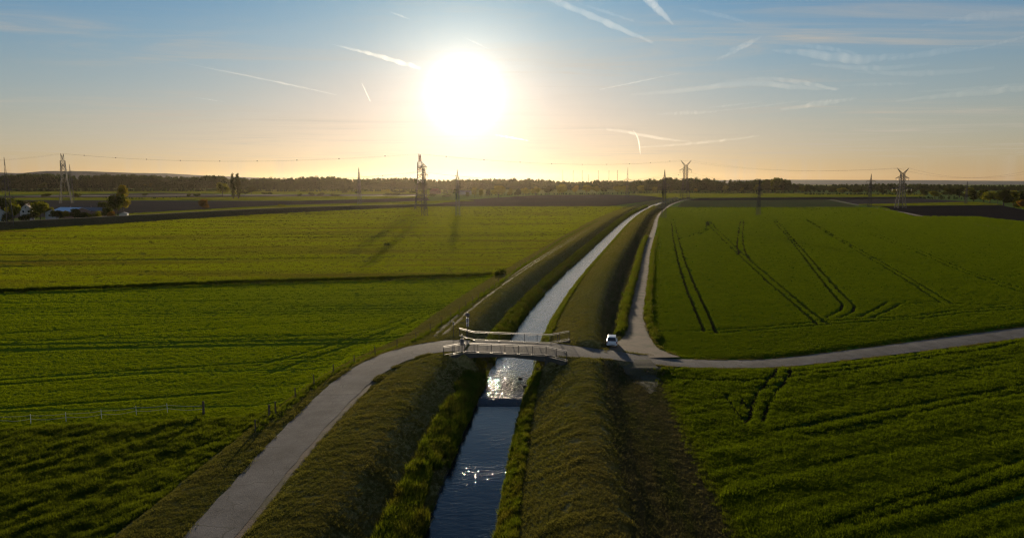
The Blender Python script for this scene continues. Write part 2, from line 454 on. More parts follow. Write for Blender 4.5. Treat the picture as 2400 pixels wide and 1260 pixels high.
def water_mat(name, wave, riffle=0.0):
    m, nt, out = newmat(name)
    p = wpos(nt)
    st = nd(nt, 'ShaderNodeMapping', {'Vector': p, 'Rotation': (0, 0, R(-6)), 'Scale': (0.8, 1.6, 1)}).outputs[0]
    na = noise(nt, st, 1.3, 3, 0.6, 0.4)
    nb = noise(nt, p, 4.5, 3, 0.65)
    big = noise(nt, p, 0.16, 2, 0.5)
    amp = nd(nt, 'ShaderNodeMapRange', {0: big, 1: 0.35, 2: 0.65, 3: 0.35, 4: 1.0}).outputs[0]
    h = mth(nt, 'MULTIPLY', mth(nt, 'ADD', na, mth(nt, 'MULTIPLY', nb, 0.35)), amp)
    if riffle:
        # shallow water quickens towards the weir
        y = nd(nt, 'ShaderNodeSeparateXYZ', {0: p}).outputs[1]
        rf = nd(nt, 'ShaderNodeMapRange', {0: y, 1: 112.0, 2: 84.0, 3: 0.8, 4: 1.0}).outputs[0]
        nc = noise(nt, p, 3.4, 1.6, 0.55, 0.4)
        h = mth(nt, 'ADD', h, mth(nt, 'MULTIPLY', mth(nt, 'MULTIPLY', nc, rf), riffle))
    bn = nd(nt, 'ShaderNodeBump', {'Height': h, 'Strength': 1.0, 'Distance': wave})
    b = nd(nt, 'ShaderNodeBsdfPrincipled', {'Base Color': (0.008, 0.013, 0.017, 1), 'Roughness': 0.03, 'IOR': 1.42 if riffle else 1.34, 'Normal': bn.outputs[0]})
    nt.links.new(b.outputs[0], out.inputs[0])
    return m
M['water'] = water_mat('water', 0.02, 2.7)
M['water_low'] = water_mat('water_low', 0.052)

def vol_mat(name, density, aniso, col=(1, 1, 1)):
    m, nt, out = newmat(name)
    v = nd(nt, 'ShaderNodeVolumePrincipled', {'Color': tuple(col) + (1,), 'Density': density, 'Anisotropy': aniso})
    nt.links.new(v.outputs[0], out.inputs['Volume'])
    return m

# ------------------------------------------------------------------ layout curves
def spline(xs, ys):
    xs, ys = np.array(xs, float), np.array(ys, float)
    n = len(xs)
    h = np.diff(xs)
    A = np.zeros((n, n)); b = np.zeros(n)
    A[0, 0] = A[-1, -1] = 1
    for i in range(1, n - 1):
        A[i, i - 1], A[i, i], A[i, i + 1] = h[i - 1], 2 * (h[i - 1] + h[i]), h[i]
        b[i] = 3 * ((ys[i + 1] - ys[i]) / h[i] - (ys[i] - ys[i - 1]) / h[i - 1])
    c = np.linalg.solve(A, b)
    def f(x):
        x = np.asarray(x, float)
        i = np.clip(np.searchsorted(xs, x) - 1, 0, n - 2)
        d = x - xs[i]
        bb = (ys[i + 1] - ys[i]) / h[i] - h[i] * (2 * c[i] + c[i + 1]) / 3
        dd = (c[i + 1] - c[i]) / (3 * h[i])
        return ys[i] + bb * d + c[i] * d * d + dd * d ** 3
    return f
# canal centre line, x as a function of y
XC = spline([-60, 0, 47, 68, 82, 95, 111, 135, 185, 235, 290, 400, 460, 612, 780, 960, 1200, 2000],
            [-12, -7.6, -3.9, -2.4, -1.0, 0.5, 2.5, 6.4, 16.4, 27.5, 39.8, 64.5, 78.5, 117.5, 166, 228, 330, 760])
WEIR_Y = 78.5
L_NEAR = ([-400, -27, -24, -22, -15, -12.5, -10, -8.3, -5.6, -4.9, -2.9, -2.5, 0],
          [0, 0.0, 0.45, 1.15, 1.5, 2.05, 2.35, 2.35, 0.25, 0.1, -0.5, -1.4, -1.9])
L_FAR = ([-400, -24, -20, -16, -13, -10, -8.5, -5.6, -4.9, -2.9, -2.5, 0],
         [0, 0.0, 0.3, 1.0, 1.7, 2.3, 2.3, 0.28, 0.15, -0.5, -1.4, -1.9])
RIGHT = ([0, 2.5, 2.9, 3.9, 4.4, 8.2, 9.6, 11.0, 14.0, 19.5, 21.5, 400],
         [-1.9, -1.4, -0.45, 0.1, 0.3, 2.0, 2.35, 2.3, 0.42, 0.3, 0.0, 0])

# roads: (points (x, y, z, half width))
PATH = np.array([(-20.2, 5, 1.2, 1.8), (-20.3, 30, 1.25, 1.8), (-20.35, 43, 1.3, 1.75), (-20.3, 50, 1.32, 1.8), (-20.25, 57, 1.35, 1.9), (-20.0, 64, 1.4, 2.0),
                 (-19.6, 70, 1.5, 2.1), (-19.0, 76, 1.6, 2.2), (-18.0, 81.5, 1.75, 2.3), (-16.3, 86.5, 1.9, 2.4),
                 (-13.8, 90.3, 2.05, 2.6), (-10.5, 92.9, 2.16, 3.0), (-7.6, 93.6, 2.2, 3.4), (-6.3, 93.5, 2.2, 3.5)])
ROAD = np.array([(4.4, 91.6, 2.2, 3.5), (6.5, 91.3, 2.15, 3.6), (9.5, 91.2, 1.9, 3.2), (13, 91.4, 1.5, 2.6), (17, 91.1, 1.0, 2.3), (22, 90.3, 0.65, 2.15), (28, 90.2, 0.45, 2.05),
                 (35, 91.1, 0.3, 2.0), (45, 94.6, 0.22, 2.1), (57, 99.4, 0.2, 2.3), (70, 104.8, 0.2, 2.5), (84, 110.6, 0.2, 2.6), (110, 121.5, 0.2, 2.6), (160, 143, 0.2, 2.6)])
TRACK = np.array([(18.2, 91.5, 0.9, 5.2), (17.8, 95.0, 0.85, 4.4), (18.2, 99, 0.8, 3.2), (19.4, 104, 0.7, 2.3), (20.6, 110, 0.6, 1.6), (22.2, 120, 0.5, 1.4), (24.2, 130, 0.42, 1.3),
                  (26.5, 141, 0.4, 1.28), (36.0, 185, 0.38, 1.25), (46.6, 235, 0.38, 1.2), (58.3, 287, 0.38, 1.3), (84.0, 400, 0.38, 1.2), (97.5, 460, 0.38, 1.1), (136.5, 612, 0.38, 1.0),
                  (185, 780, 0.38, 0.8), (247, 960, 0.38, 0.7)])

def refine(pts, step=1.0):
    """smooth dense version of a road polyline"""
    seg = np.r_[0, np.cumsum(np.hypot(*np.diff(pts[:, :2], axis=0).T))]
    n = max(8, int(seg[-1] / step))
    t = np.linspace(0, seg[-1], n)
    return np.stack([spline(seg, pts[:, k])(t) if k < 2 else np.interp(t, seg, pts[:, k]) for k in range(4)], 1)
PATH_D, ROAD_D, TRACK_D = refine(PATH, 0.7), refine(ROAD, 0.8), refine(TRACK, 2.0)

def poly_dist(X, Y, pts, pad=12.0):
    """distance to polyline, and its interpolated z, half width"""
    D = np.full(X.shape, 1e9); Z = np.zeros(X.shape); W = np.zeros(X.shape)
    ok = (X > pts[:, 0].min() - pad) & (X < pts[:, 0].max() + pad) & (Y > pts[:, 1].min() - pad) & (Y < pts[:, 1].max() + pad)
    if not ok.any():
        return D, Z, W
    x, y = X[ok], Y[ok]
    d, z, w = np.full(x.shape, 1e9), np.zeros(x.shape), np.zeros(x.shape)
    for a, b in zip(pts[:-1], pts[1:]):
        m = (x > min(a[0], b[0]) - pad) & (x < max(a[0], b[0]) + pad) & (y > min(a[1], b[1]) - pad) & (y < max(a[1], b[1]) + pad)
        if not m.any():
            continue
        xx, yy = x[m], y[m]
        dx, dy = b[0] - a[0], b[1] - a[1]
        t = np.clip(((xx - a[0]) * dx + (yy - a[1]) * dy) / (dx * dx + dy * dy + 1e-9), 0, 1)
        dd = np.hypot(xx - a[0] - t * dx, yy - a[1] - t * dy)
        cur = d[m]
        bt = dd < cur
        d[m] = np.where(bt, dd, cur)
        if len(a) > 2:
            z[m] = np.where(bt, a[2] + t * (b[2] - a[2]), z[m])
            w[m] = np.where(bt, a[3] + t * (b[3] - a[3]), w[m])
    D[ok], Z[ok], W[ok] = d, z, w
    return D, Z, W

# wheel tracks pressed into the crops (photo pixels -> ground)
def Z3(l): return [G(1500 + x / 2.6667, 480 + y / 2.6667, 0.1) for x, y in l]
def Z8(l): return [G(1400 + x / 2.4, 780 + y / 2.4, 0.1) for x, y in l]
TRAMS = [Z3(l) for l in (
    [(195, 100), (205, 200), (240, 370), (300, 560), (350, 680), (400, 800)], [(213, 100), (238, 210), (285, 370), (350, 530), (420, 680), (475, 810)],
    [(415, 105), (440, 140), (520, 225), (610, 310), (800, 490), (1000, 660), (1110, 760)], [(440, 105), (470, 145), (560, 232), (650, 320), (850, 490), (1050, 660), (1170, 755)],
    [(628, 100), (610, 210), (606, 260), (620, 310)], [(648, 100), (640, 200), (645, 250), (662, 310), (690, 345)],
    [(825, 95), (960, 250), (1100, 430), (1200, 560), (1262, 630), (1255, 665), (1160, 715)], [(845, 95), (990, 255), (1150, 440), (1260, 560), (1340, 645), (1325, 680), (1240, 720)],
    [(1030, 95), (1200, 200), (1400, 320), (1650, 470), (1880, 620)], [(1045, 95), (1230, 205), (1450, 330), (1700, 475), (1945, 622)],
    [(1420, 180), (1700, 290), (2050, 440), (2400, 560)], [(1450, 180), (1740, 290), (2100, 440), (2440, 545)],
    [(80, 802), (400, 800), (760, 775), (1100, 745), (1400, 725), (1700, 708), (2000, 665), (2400, 642), (2700, 610)], [(480, 815), (800, 792), (1150, 760), (1450, 740), (1750, 722), (2050, 680), (2450, 655)],
    [(1360, 715), (1450, 670), (1550, 612), (1750, 610), (1950, 625), (2200, 635), (2500, 612)], [(1430, 722), (1530, 680), (1620, 628), (1780, 622)],
    [(80, 240), (250, 212), (340, 188), (418, 150), (410, 112)], [(235, 220), (370, 190), (442, 150), (425, 105)],
    [(50, 97), (900, 92), (1750, 76)])]
TRAMS_N = [Z8(l) for l in (
    [(430, 275), (800, 290), (1080, 262), (1500, 215), (1900, 140), (2150, 110), (2500, 40)], [(1100, 235), (1500, 190), (2000, 105), (2500, 20)],
    [(1000, 575), (1500, 475), (2000, 390), (2500, 290)], [(1150, 605), (1550, 530), (2000, 430), (2500, 335)],
    [(1250, 1130), (1600, 1010), (2000, 880), (2500, 705)], [(1450, 1120), (1800, 1000), (2100, 930), (2500, 790)],
    [(1085, 160), (1080, 250), (1000, 360), (950, 450), (930, 530)], [(1025, 160), (1015, 210), (900, 360), (868, 430), (860, 490), (830, 530)],
    [(720, 370), (780, 460), (830, 525)], [(800, 380), (850, 450)])]
FURROWS = [[G(x, y, 0.0) for x, y in l] for l in (
    [(0, 782), (600, 742), (840, 722), (1000, 705)], [(0, 806), (600, 762), (800, 752), (930, 735)], [(-100, 832), (400, 806), (790, 782), (900, 768)],
    [(-100, 900), (0, 891), (270, 871), (600, 850), (790, 832)], [(-100, 910), (0, 902), (400, 872)], [(-100, 965), (0, 958), (300, 937), (540, 918)],
    [(620, 880), (760, 830), (900, 785), (1040, 725)], [(640, 872), (780, 822), (960, 755)], [(600, 858), (760, 815), (980, 733)])]
DITCH = np.array([tuple(G(x, y, 0.0)) for x, y in ((-500, 706), (0, 686), (600, 664), (850, 657), (1150, 647))])

# ------------------------------------------------------------------ terrain height and zones
def smooth_profile(dx, prof):
    return (np.interp(dx - 0.45, *prof) + np.interp(dx, *prof) * 2 + np.interp(dx + 0.45, *prof)) / 4

MEADOW_Y = lambda x: np.interp(x, [-140, -57, -42, -32, -27, -24], [64, 66.3, 68.0, 69.6, 70.5, 76])

def road_edge(X, Y):
    """signed distance outside the nearest road edge"""
    e = np.full(X.shape, 1e9)
    for p in (PATH_D, ROAD_D, TRACK_D):
        D, Z, W = poly_dist(X, Y, p)
        e = np.minimum(e, D - W)
    return e

NAMES = {0: 'pasture', 1: 'rough_pasture', 2: 'tall_meadow', 3: 'levee_left', 4: 'canal_bed', 5: 'levee_right', 6: 'grass_lane', 7: 'crop_field_near', 8: 'crop_field_far', 9: 'ground'}

def in_poly(X, Y, poly):
    r = np.zeros(X.shape, bool)
    n = len(poly)
    for i in range(n):
        (x0, y0), (x1, y1) = poly[i], poly[(i + 1) % n]
        c = ((y0 > Y) != (y1 > Y)) & (X < (x1 - x0) * (Y - y0) / (y1 - y0 + 1e-12) + x0)
        r ^= c
    return r
DARK_PX = [(2062, 484), (2180, 482), (2345, 481), (2480, 505), (2480, 530), (2290, 509), (2140, 508)]
DARK_POLY = [tuple(G(x, y, 0.3)[:2]) for x, y in DARK_PX]
DIKE_X, DIKE_Y = zip(*[tuple(G(x, y, 0)[:2]) for x, y in ((-700, 590), (-300, 560), (0, 540), (300, 522), (600, 503), (800, 493), (1000, 484.5), (1430, 483.5))])

def zones(X, Y):
    dx = X - XC(np.clip(Y, -60, 2000))
    wob = fbm(X * 0.3, Y * 0.3, 5, 2) * 1.2
    z = np.full(X.shape, 9)
    left = dx < 0
    ymd = MEADOW_Y(X)
    ditch_y = np.interp(X, DITCH[:, 0], DITCH[:, 1])
    z[left & (Y < ditch_y)] = 0
    z[left & (Y >= ditch_y) & (Y < np.interp(X, DIKE_X, DIKE_Y) + 1.0)] = 1
    z[left & (Y < ymd)] = 2
    ledge = np.interp(Y, [60, 80, 110, 180, 300, 600], [-23.5, -23.0, -19.0, -19.5, -21, -22])
    z[left & (dx > ledge + wob * 0.3) & (Y < 1000)] = 3
    z[(np.abs(dx) < 2.8) & (Y < 1000)] = 4
    z[~left & (dx >= 2.8) & (dx < 12.2 + wob * 0.5) & (Y < 1000)] = 5
    road_y = np.interp(X, ROAD_D[:, 0], ROAD_D[:, 1])
    ln = ~left & (dx >= 12.2 + wob * 0.5) & (dx < 20.2 + wob * 0.25) & (Y < 1000)
    z[ln] = 6
    ot = ~left & (dx >= 20.2 + wob * 0.25)
    z[ot & (Y < road_y)] = 7
    z[ot & (Y >= road_y) & (Y < 655)] = 8
    far = (Y > 380) & (X > 250)
    if far.any():
        q = np.zeros(X.shape, bool)
        q[far] = in_poly(X[far], Y[far], DARK_POLY)
        z[q] = 9
    return z, dx

SOIL = {}
def height(X, Y, cell=0.3):
    z, dx = zones(X, Y)
    w = sstep(82, 112, Y)
    hl = smooth_profile(dx, L_NEAR) * (1 - w) + smooth_profile(dx, L_FAR) * w
    h = np.where(dx < 0, hl, smooth_profile(dx, RIGHT))
    h = h * np.where(Y > 1000, sstep(1100, 1000, Y), 1.0)
    h = h + fbm(X * 0.05, Y * 0.05, 3, 2) * 0.25 * np.where(np.abs(dx) > 25, 1, 0.2)
    rough = np.choose(z, [0.05, 0.11, 0.2, 0.05, 0.1, 0.05, 0.06, 0.07, 0.08, 0.12])
    h = h + fbm(X * 1.1, Y * 1.1, 9, 3) * rough * 1.6
    # mown swaths across the levees
    lev = (z == 3) | (z == 5)
    h = h + np.where(lev, np.sin((Y * 1.0 + dx * 0.15 + fbm(X * 0.25, Y * 0.25, 31, 2) * 3.0) * 2 * np.pi / 0.9) * 0.012, 0)
    # crops stand above the soil, wheel tracks are gaps in them
    e = road_edge(X, Y)
    for zz, T, hh in ((7, TRAMS_N, 0.42), (8, TRAMS, 0.40)):
        m = z == zz
        if not m.any():
            continue
        edge = np.clip(dx - 20.2, 0, 1.0)
        d = np.full(X.shape, 1e9)
        for t in T:
            p = np.array([tuple(q) for q in t])[:, :2]
            d = np.minimum(d, poly_dist(X, Y, p, 3.0)[0])
        hw = 0.22 + 0.3 * cell
        tr = sstep(hw * 0.6, hw * 1.5, d)
        SOIL[zz] = (m, tr)
        can = hh * tr * sstep(0.3, 1.3, e) * edge
        h = np.where(m, h + can, h)
    m = z == 0
    d = np.full(X.shape, 1e9)
    for t in FURROWS:
        p = np.array([tuple(q) for q in t])[:, :2]
        d = np.minimum(d, poly_dist(X, Y, p, 3.0)[0])
    h = np.where(m, h - 0.12 * sstep(0.7, 0.2, d), h)
    # drainage ditch
    dd = poly_dist(X, Y, DITCH[:, :2], 6.0)[0]
    h = h - 1.1 * sstep(2.2, 0.6, dd) * (dx < -18)
    h = h + 0.35 * sstep(3.4, 2.4, np.abs(dd - 1.2) + 1.4) * (dx < -18)
    # a low rise under the left wood
    # roads are levelled into the land
    for p, mar in ((TRACK_D, 1.4), (ROAD_D, 2.2), (PATH_D, 2.0)):
        D, Z, W = poly_dist(X, Y, p)
        wgt = sstep(mar, 0.25, D - W)
        if p is not TRACK_D:
            wgt = wgt * sstep(3.6, 6.6, np.abs(dx))
        h = h * (1 - wgt) + (Z - 0.05) * wgt
    return h, z

# polar level-of-detail grid, about one cell per pixel in front of the camera
a_in = np.arange(-0.82, 0.8201, 1 / 600)
a_out = np.linspace(0.83, 1.7, 26)
A = np.r_[-a_out[::-1], a_in, a_out]
ph = np.arange(math.atan(H / 40), math.atan(H / 1050), -1 / 760)
YR = np.r_[np.linspace(8, 38, 14), H / np.tan(ph), np.geomspace(1070, 9000, 36)]
XX, YY = A[None, :] * YR[:, None], np.repeat(YR[:, None], len(A), 1)
CELL = YY / 600
HH, ZV = height(XX, YY, CELL)
SOILV = np.zeros(XX.shape, np.float32)
for m_, t_ in SOIL.values():
    SOILV = np.where(m_, 1 - t_, SOILV)
SOILV = SOILV.ravel()
HH = np.where(YY > 1100, HH * 0.3, HH)
nr, nc = XX.shape
V = np.stack([XX, YY, HH], -1).reshape(-1, 3)
idx = np.arange(nr * nc).reshape(nr, nc)
F = np.stack([idx[:-1, :-1], idx[:-1, 1:], idx[1:, 1:], idx[1:, :-1]], -1).reshape(-1, 4)
FC = V[F].mean(1)
FZ, _ = zones(FC[:, 0], FC[:, 1])
ZM = {0: 'pasture_a', 1: 'pasture_b', 2: 'meadow', 3: 'levee', 4: 'mud', 5: 'levee', 6: 'lane', 7: 'crop_a', 8: 'crop_b', 9: 'far_green'}
for zz in range(10):
    f = F[FZ == zz]
    if len(f) == 0:
        continue
    u, inv = np.unique(f, return_inverse=True)
    me = npmesh(NAMES[zz], V[u], inv.reshape(-1, 4), True, [M[ZM[zz]]])
    if zz in (7, 8):
        at_ = me.attributes.new('soil', 'FLOAT', 'POINT')
        at_.data.foreach_set('value', SOILV[u].astype(np.float32))
    o = link(NAMES[zz], me)
    tag(o, kind='structure')
me = MB().add([(-16000, -3000, -2.6), (16000, -3000, -2.6), (16000, 9400, -2.6), (-16000, 9400, -2.6)], [(0, 1, 2, 3)]).mesh('subsoil', M['plough'])
tag(link('subsoil', me), kind='structure')

def hz(x, y):
    return float(height(np.array([float(x)]), np.array([float(y)]), 0.2)[0][0])

# ------------------------------------------------------------------ roads
def ribbon(name, pts, mat, off=0.02, cols=(-1, -0.7, -0.35, 0, 0.35, 0.7, 1), jit=0.15, lat=0.0, wmul=1.0, wadd=0.0, camber=0.04):
    n = len(pts)
    T = np.gradient(pts[:, :2], axis=0)
    T /= np.linalg.norm(T, axis=1, keepdims=True) + 1e-9
    Nn = np.stack([T[:, 1], -T[:, 0]], 1)
    vs = []
    for i in range(n):
        for c in cols:
            j = 0
            if abs(c) == 1:
                j = 0.6 * jit * (vnoise(np.array([pts[i, 0] * 0.9 + c * 31]), np.array([pts[i, 1] * 0.9]), 3)[0] - 0.5) * 2
            q = pts[i, :2] + Nn[i] * (lat + c * ((pts[i, 3] * wmul + wadd) + j))
            vs.append((q[0], q[1], pts[i, 2] + off + camber * (1 - c * c)))
    k = len(cols)
    fs = [(i * k + j, i * k + j + 1, (i + 1) * k + j + 1, (i + 1) * k + j) for i in range(n - 1) for j in range(k - 1)]
    me = npmesh(name, vs, fs, True, [mat])
    return tag(link(name, me), kind='structure')
cut = int(np.argmin(np.abs(PATH_D[:, 1] - 73.0)))
ribbon('asphalt_path', PATH_D[:cut + 1], M['asphalt_old'], 0.03)
ribbon('asphalt_path', PATH_D[cut:], M['asphalt'], 0.036)
sh = PATH_D[PATH_D[:, 1] < 80].copy()
sh[:, 0] += sh[:, 3] + 0.25
sh[:, 3] = np.interp(sh[:, 1], [40, 60, 74, 80], [0.55, 0.5, 0.42, 0.15])
ribbon('gravel_shoulder', sh, M['gravel'], 0.005, (-1, 0, 1), 0.2, camber=0.0)
ribbon('farm_road', ROAD_D, M['asphalt'], 0.03)
ribbon('gravel_track', TRACK_D, M['gravel'], 0.012, jit=0.35)
# worn wheel lines along the crown of the left levee beyond the bridge
M['worn'] = rough_mat('worn', (0.20, 0.155, 0.10), (0.15, 0.125, 0.07), 0.8, 0.95, 0.5, 4.0, spec=0.05, c3=(0.11, 0.11, 0.04), s3=0.5)
for o_ in (-11.2, -12.7):
    yy = np.linspace(101, 430, 330)
    wl = np.c_[XC(yy) + o_ + 0.3 * (vnoise(yy * 0.06, yy * 0, 8) - 0.5), yy, yy * 0, 0.32 + yy * 0.0004]
    wl[:, 2] = height(wl[:, 0], wl[:, 1], 0.2)[0] + 0.045
    ribbon('worn_track', wl, M['worn'], 0.0, (-1, 0, 1), 0.3, camber=0.0)
# worn earth ramp from the road down to the grassy lane
ramp_pts = refine(np.array([(16.3, 90.0, 1.0, 2.6), (16.6, 87, 0.8, 2.3), (16.6, 83, 0.55, 1.8), (16.5, 80, 0.42, 0.9), (16.3, 77.5, 0.36, 0.15)]), 0.5)
rp = ramp_pts.copy()
rp[:, 2] = height(rp[:, 0], rp[:, 1], 0.2)[0] + 0.06
ribbon('earth_ramp', rp, M['dirt'], 0.0, jit=0.6, camber=0.03)

# ------------------------------------------------------------------ water
def water(name, y0, y1, z, mat, n):
    ys = np.linspace(y0, y1, n)
    xs = XC(ys)
    vs = []
    for x, y in zip(xs, ys):
        for k in (-3.0, -1.5, 0, 1.5, 3.0):
            vs.append((x + k, y, z))
    fs = [(i * 5 + j, i * 5 + j + 1, (i + 1) * 5 + j + 1, (i + 1) * 5 + j) for i in range(n - 1) for j in range(4)]
    return tag(link(name, npmesh(name, vs, fs, True, [mat])), kind='structure')
Z_UP, Z_LOW = -0.62, -1.0
water('water_upper', WEIR_Y + 0.4, 1000, Z_UP, M['water'], 260)
water('water_lower', 10, WEIR_Y - 0.4, Z_LOW, M['water_low'], 60)
# sloping apron of the low weir, water sliding over dark stone
vs, nx, ny = [], 22, 10
for j in range(ny):
    t = j / (ny - 1)
    y = WEIR_Y + 0.6 - t * 2.4
    for i in range(nx):
        x = XC(np.array(y)) + (i / (nx - 1) - 0.5) * 5.9
        z = Z_UP + 0.012 - (Z_UP - Z_LOW + 0.03) * t ** 1.3 + 0.05 * float(fbm(np.array([x * 1.8]), np.array([y * 1.8]), 4, 2)[0])
        vs.append((float(x), y, z))
fs = [(j * nx + i, (j + 1) * nx + i, (j + 1) * nx + i + 1, j * nx + i + 1) for j in range(ny - 1) for i in range(nx - 1)]
M['weir'] = rough_mat('weir', (0.02, 0.02, 0.018), (0.035, 0.032, 0.028), 2.0, 0.2, 0.8, 4.0)
tag(link('stone_weir', npmesh('stone_weir', vs, fs, True, [M['weir']])), 'dark low weir across the canal just in front of the bridge', 'weir')

# ------------------------------------------------------------------ scatter of grass (stuff)
def blade_tuft(name, mat, n, rad, h, w, bend, seed, leafy=0.0):
    r = np.random.default_rng(seed)
    vs, fs = [], []
    for i in range(n):
        t, q = r.uniform(0, 6.283), rad * math.sqrt(r.uniform(0, 1))
        bx, by = q * math.cos(t), q * math.sin(t)
        a = r.uniform(0, 6.283)
        hh = h * r.uniform(0.55, 1.1)
        ww = w * r.uniform(0.7, 1.3)
        lx, ly = math.cos(a), math.sin(a)
        b = bend * hh * r.uniform(0.2, 1.0)
        dx, dy = -ly * b + bx * 0.5, lx * b + by * 0.5
        k = len(vs)
        vs += [(bx - lx * ww / 2, by - ly * ww / 2, -0.06), (bx + lx * ww / 2, by + ly * ww / 2, -0.06),
               (bx + dx * 0.4 + lx * ww * (0.5 + leafy), by + dy * 0.4 + ly * ww * (0.5 + leafy), hh * 0.6), (bx + dx * 0.4 - lx * ww * (0.5 + leafy), by + dy * 0.4 - ly * ww * (0.5 + leafy), hh * 0.6),
               (bx + dx, by + dy, hh)]
        fs += [(k, k + 1, k + 2, k + 3), (k + 3, k + 2, k + 4, k + 4)]
    me = bpy.data.meshes.new(name)
    me.from_pydata(vs, [], [f if f[2] != f[3] else f[:3] for f in fs])
    me.materials.append(mat)
    return bpy.data.objects.new(name, me)

def proto_collection(name, objs):
    c = bpy.data.collections.new(name)
    for o in objs:
        c.objects.link(o)
    return c

def scatter(name, coll, nproto, P, scale, seed=0, tilt=0.12, parent=None):
    r = np.random.default_rng(seed)
    n = len(P)
    me = bpy.data.meshes.new(name)
    me.vertices.add(n)
    me.vertices.foreach_set('co', np.asarray(P, np.float32).ravel())
    a = me.attributes.new('iscale', 'FLOAT', 'POINT'); a.data.foreach_set('value', np.asarray(scale, np.float32))
    rot = np.stack([r.normal(0, tilt, n), r.normal(0, tilt, n), r.uniform(0, 6.283, n)], 1).astype(np.float32)
    a = me.attributes.new('irot', 'FLOAT_VECTOR', 'POINT'); a.data.foreach_set('vector', rot.ravel())
    a = me.attributes.new('idx', 'INT', 'POINT'); a.data.foreach_set('value', r.integers(0, nproto, n).astype(np.int32))
    o = link(name, me, None, parent)
    ng = bpy.data.node_groups.new(name, 'GeometryNodeTree')
    ng.interface.new_socket('Geometry', in_out='INPUT', socket_type='NodeSocketGeometry')
    ng.interface.new_socket('Geometry', in_out='OUTPUT', socket_type='NodeSocketGeometry')
    gi, go = ng.nodes.new('NodeGroupInput'), ng.nodes.new('NodeGroupOutput')
    ci = ng.nodes.new('GeometryNodeCollectionInfo')
    ci.inputs['Collection'].default_value = coll
    ci.inputs['Separate Children'].default_value = True
    ci.inputs['Reset Children'].default_value = True
    ip = ng.nodes.new('GeometryNodeInstanceOnPoints')
    ip.inputs['Pick Instance'].default_value = True
    def attr(nm, ty):
        q = ng.nodes.new('GeometryNodeInputNamedAttribute')
        q.data_type = ty
        q.inputs['Name'].default_value = nm
        return [s for s in q.outputs if s.enabled and s.name == 'Attribute'][0]
    L = ng.links.new
    L(gi.outputs[0], ip.inputs['Points'])
    L(ci.outputs[0], ip.inputs['Instance'])
    L(attr('idx', 'INT'), ip.inputs['Instance Index'])
    L(attr('irot', 'FLOAT_VECTOR'), ip.inputs['Rotation'])
    L(attr('iscale', 'FLOAT'), ip.inputs['Scale'])
    L(ip.outputs[0], go.inputs[0])
    md = o.modifiers.new('scatter', 'NODES')
    md.node_group = ng
    return o

def sample(n, x0, x1, y0, y1, dens_pow=1.0, seed=0):
    """points denser towards the camera"""
    r = np.random.default_rng(seed)
    k = 1 - dens_pow
    u = r.uniform(0, 1, n)
    if abs(dens_pow - 1) < 1e-6:
        y = y0 * (y1 / y0) ** u
    else:
        y = (y0 ** k + u * (y1 ** k - y0 ** k)) ** (1 / k)
    x = r.uniform(0, 1, n)
    return x, y

def tram_mask(X, Y, T, hw):
    d = np.full(X.shape, 1e9)
    for t in T:
        d = np.minimum(d, poly_dist(X, Y, np.array([tuple(q) for q in t])[:, :2], 3.0)[0])
    return d > hw + Y * 0.0008

def finish(X, Y, want, pad=0.25):
    z, dx = zones(X, Y)
    ok = np.isin(z, want) & (road_edge(X, Y) > pad)
    ok &= ~((np.abs(dx) < 8) & (Y > 87.5) & (Y < 98.5))
    ok &= poly_dist(X, Y, sh, 3.0)[0] > 0.42
    return ok

# reeds and herbs along both water edges
def bank_points(lo, hi, y0, y1, n, seed):
    r = np.random.default_rng(seed)
    u = r.uniform(0, 1, n)
    Y = y0 * (y1 / y0) ** u
    X = XC(Y) + r.uniform(lo, hi, n)
    ok = ~((Y > 86.5) & (Y < 99.5) & (r.uniform(0, 1, n) < 0.93))
    return X[ok], Y[ok]
def reed_set():
    return proto_collection('reed_protos', [blade_tuft('reed_tuft', M['gr_reed'], 40, 0.30, 1.0, 0.03, 0.5, s, 0.1) for s in (1, 2, 3)])
RC = reed_set()
X, Y = bank_points(-5.4, -2.75, 36, 700, 15000, 21)
dxs = X - XC(Y)
sc = (0.5 + 0.45 * (fbm(X * 0.9, Y * 0.9, 77, 3) + 0.5)) * rng.uniform(0.6, 1.35, len(X))
keep = fbm(X * 0.6, Y * 0.35, 78, 2) > -0.16 - 0.1 * (np.abs(dxs + 4.3) < 0.8)
X, Y, sc = X[keep], Y[keep], sc[keep]
P = np.stack([X, Y, height(X, Y)[0]], 1)
tag(scatter('bank_reeds_left', RC, 3, P, sc * np.clip(1 + (Y - 150) / 900, 1, 1.6), 5), 'lush green reeds along the left water edge of the canal', 'reeds', kind='stuff')
X, Y = bank_points(2.75, 4.3, 36, 700, 9000, 22)
sc = (0.3 + 0.4 * (fbm(X * 0.8, Y * 0.8, 79, 3) + 0.5)) * rng.uniform(0.6, 1.35, len(X))
P = np.stack([X, Y, height(X, Y)[0]], 1)
tag(scatter('bank_reeds_right', RC, 3, P, sc * np.clip(1 + (Y - 150) / 900, 1, 1.6), 6), 'low green herbs along the right water edge of the canal', 'reeds', kind='stuff')

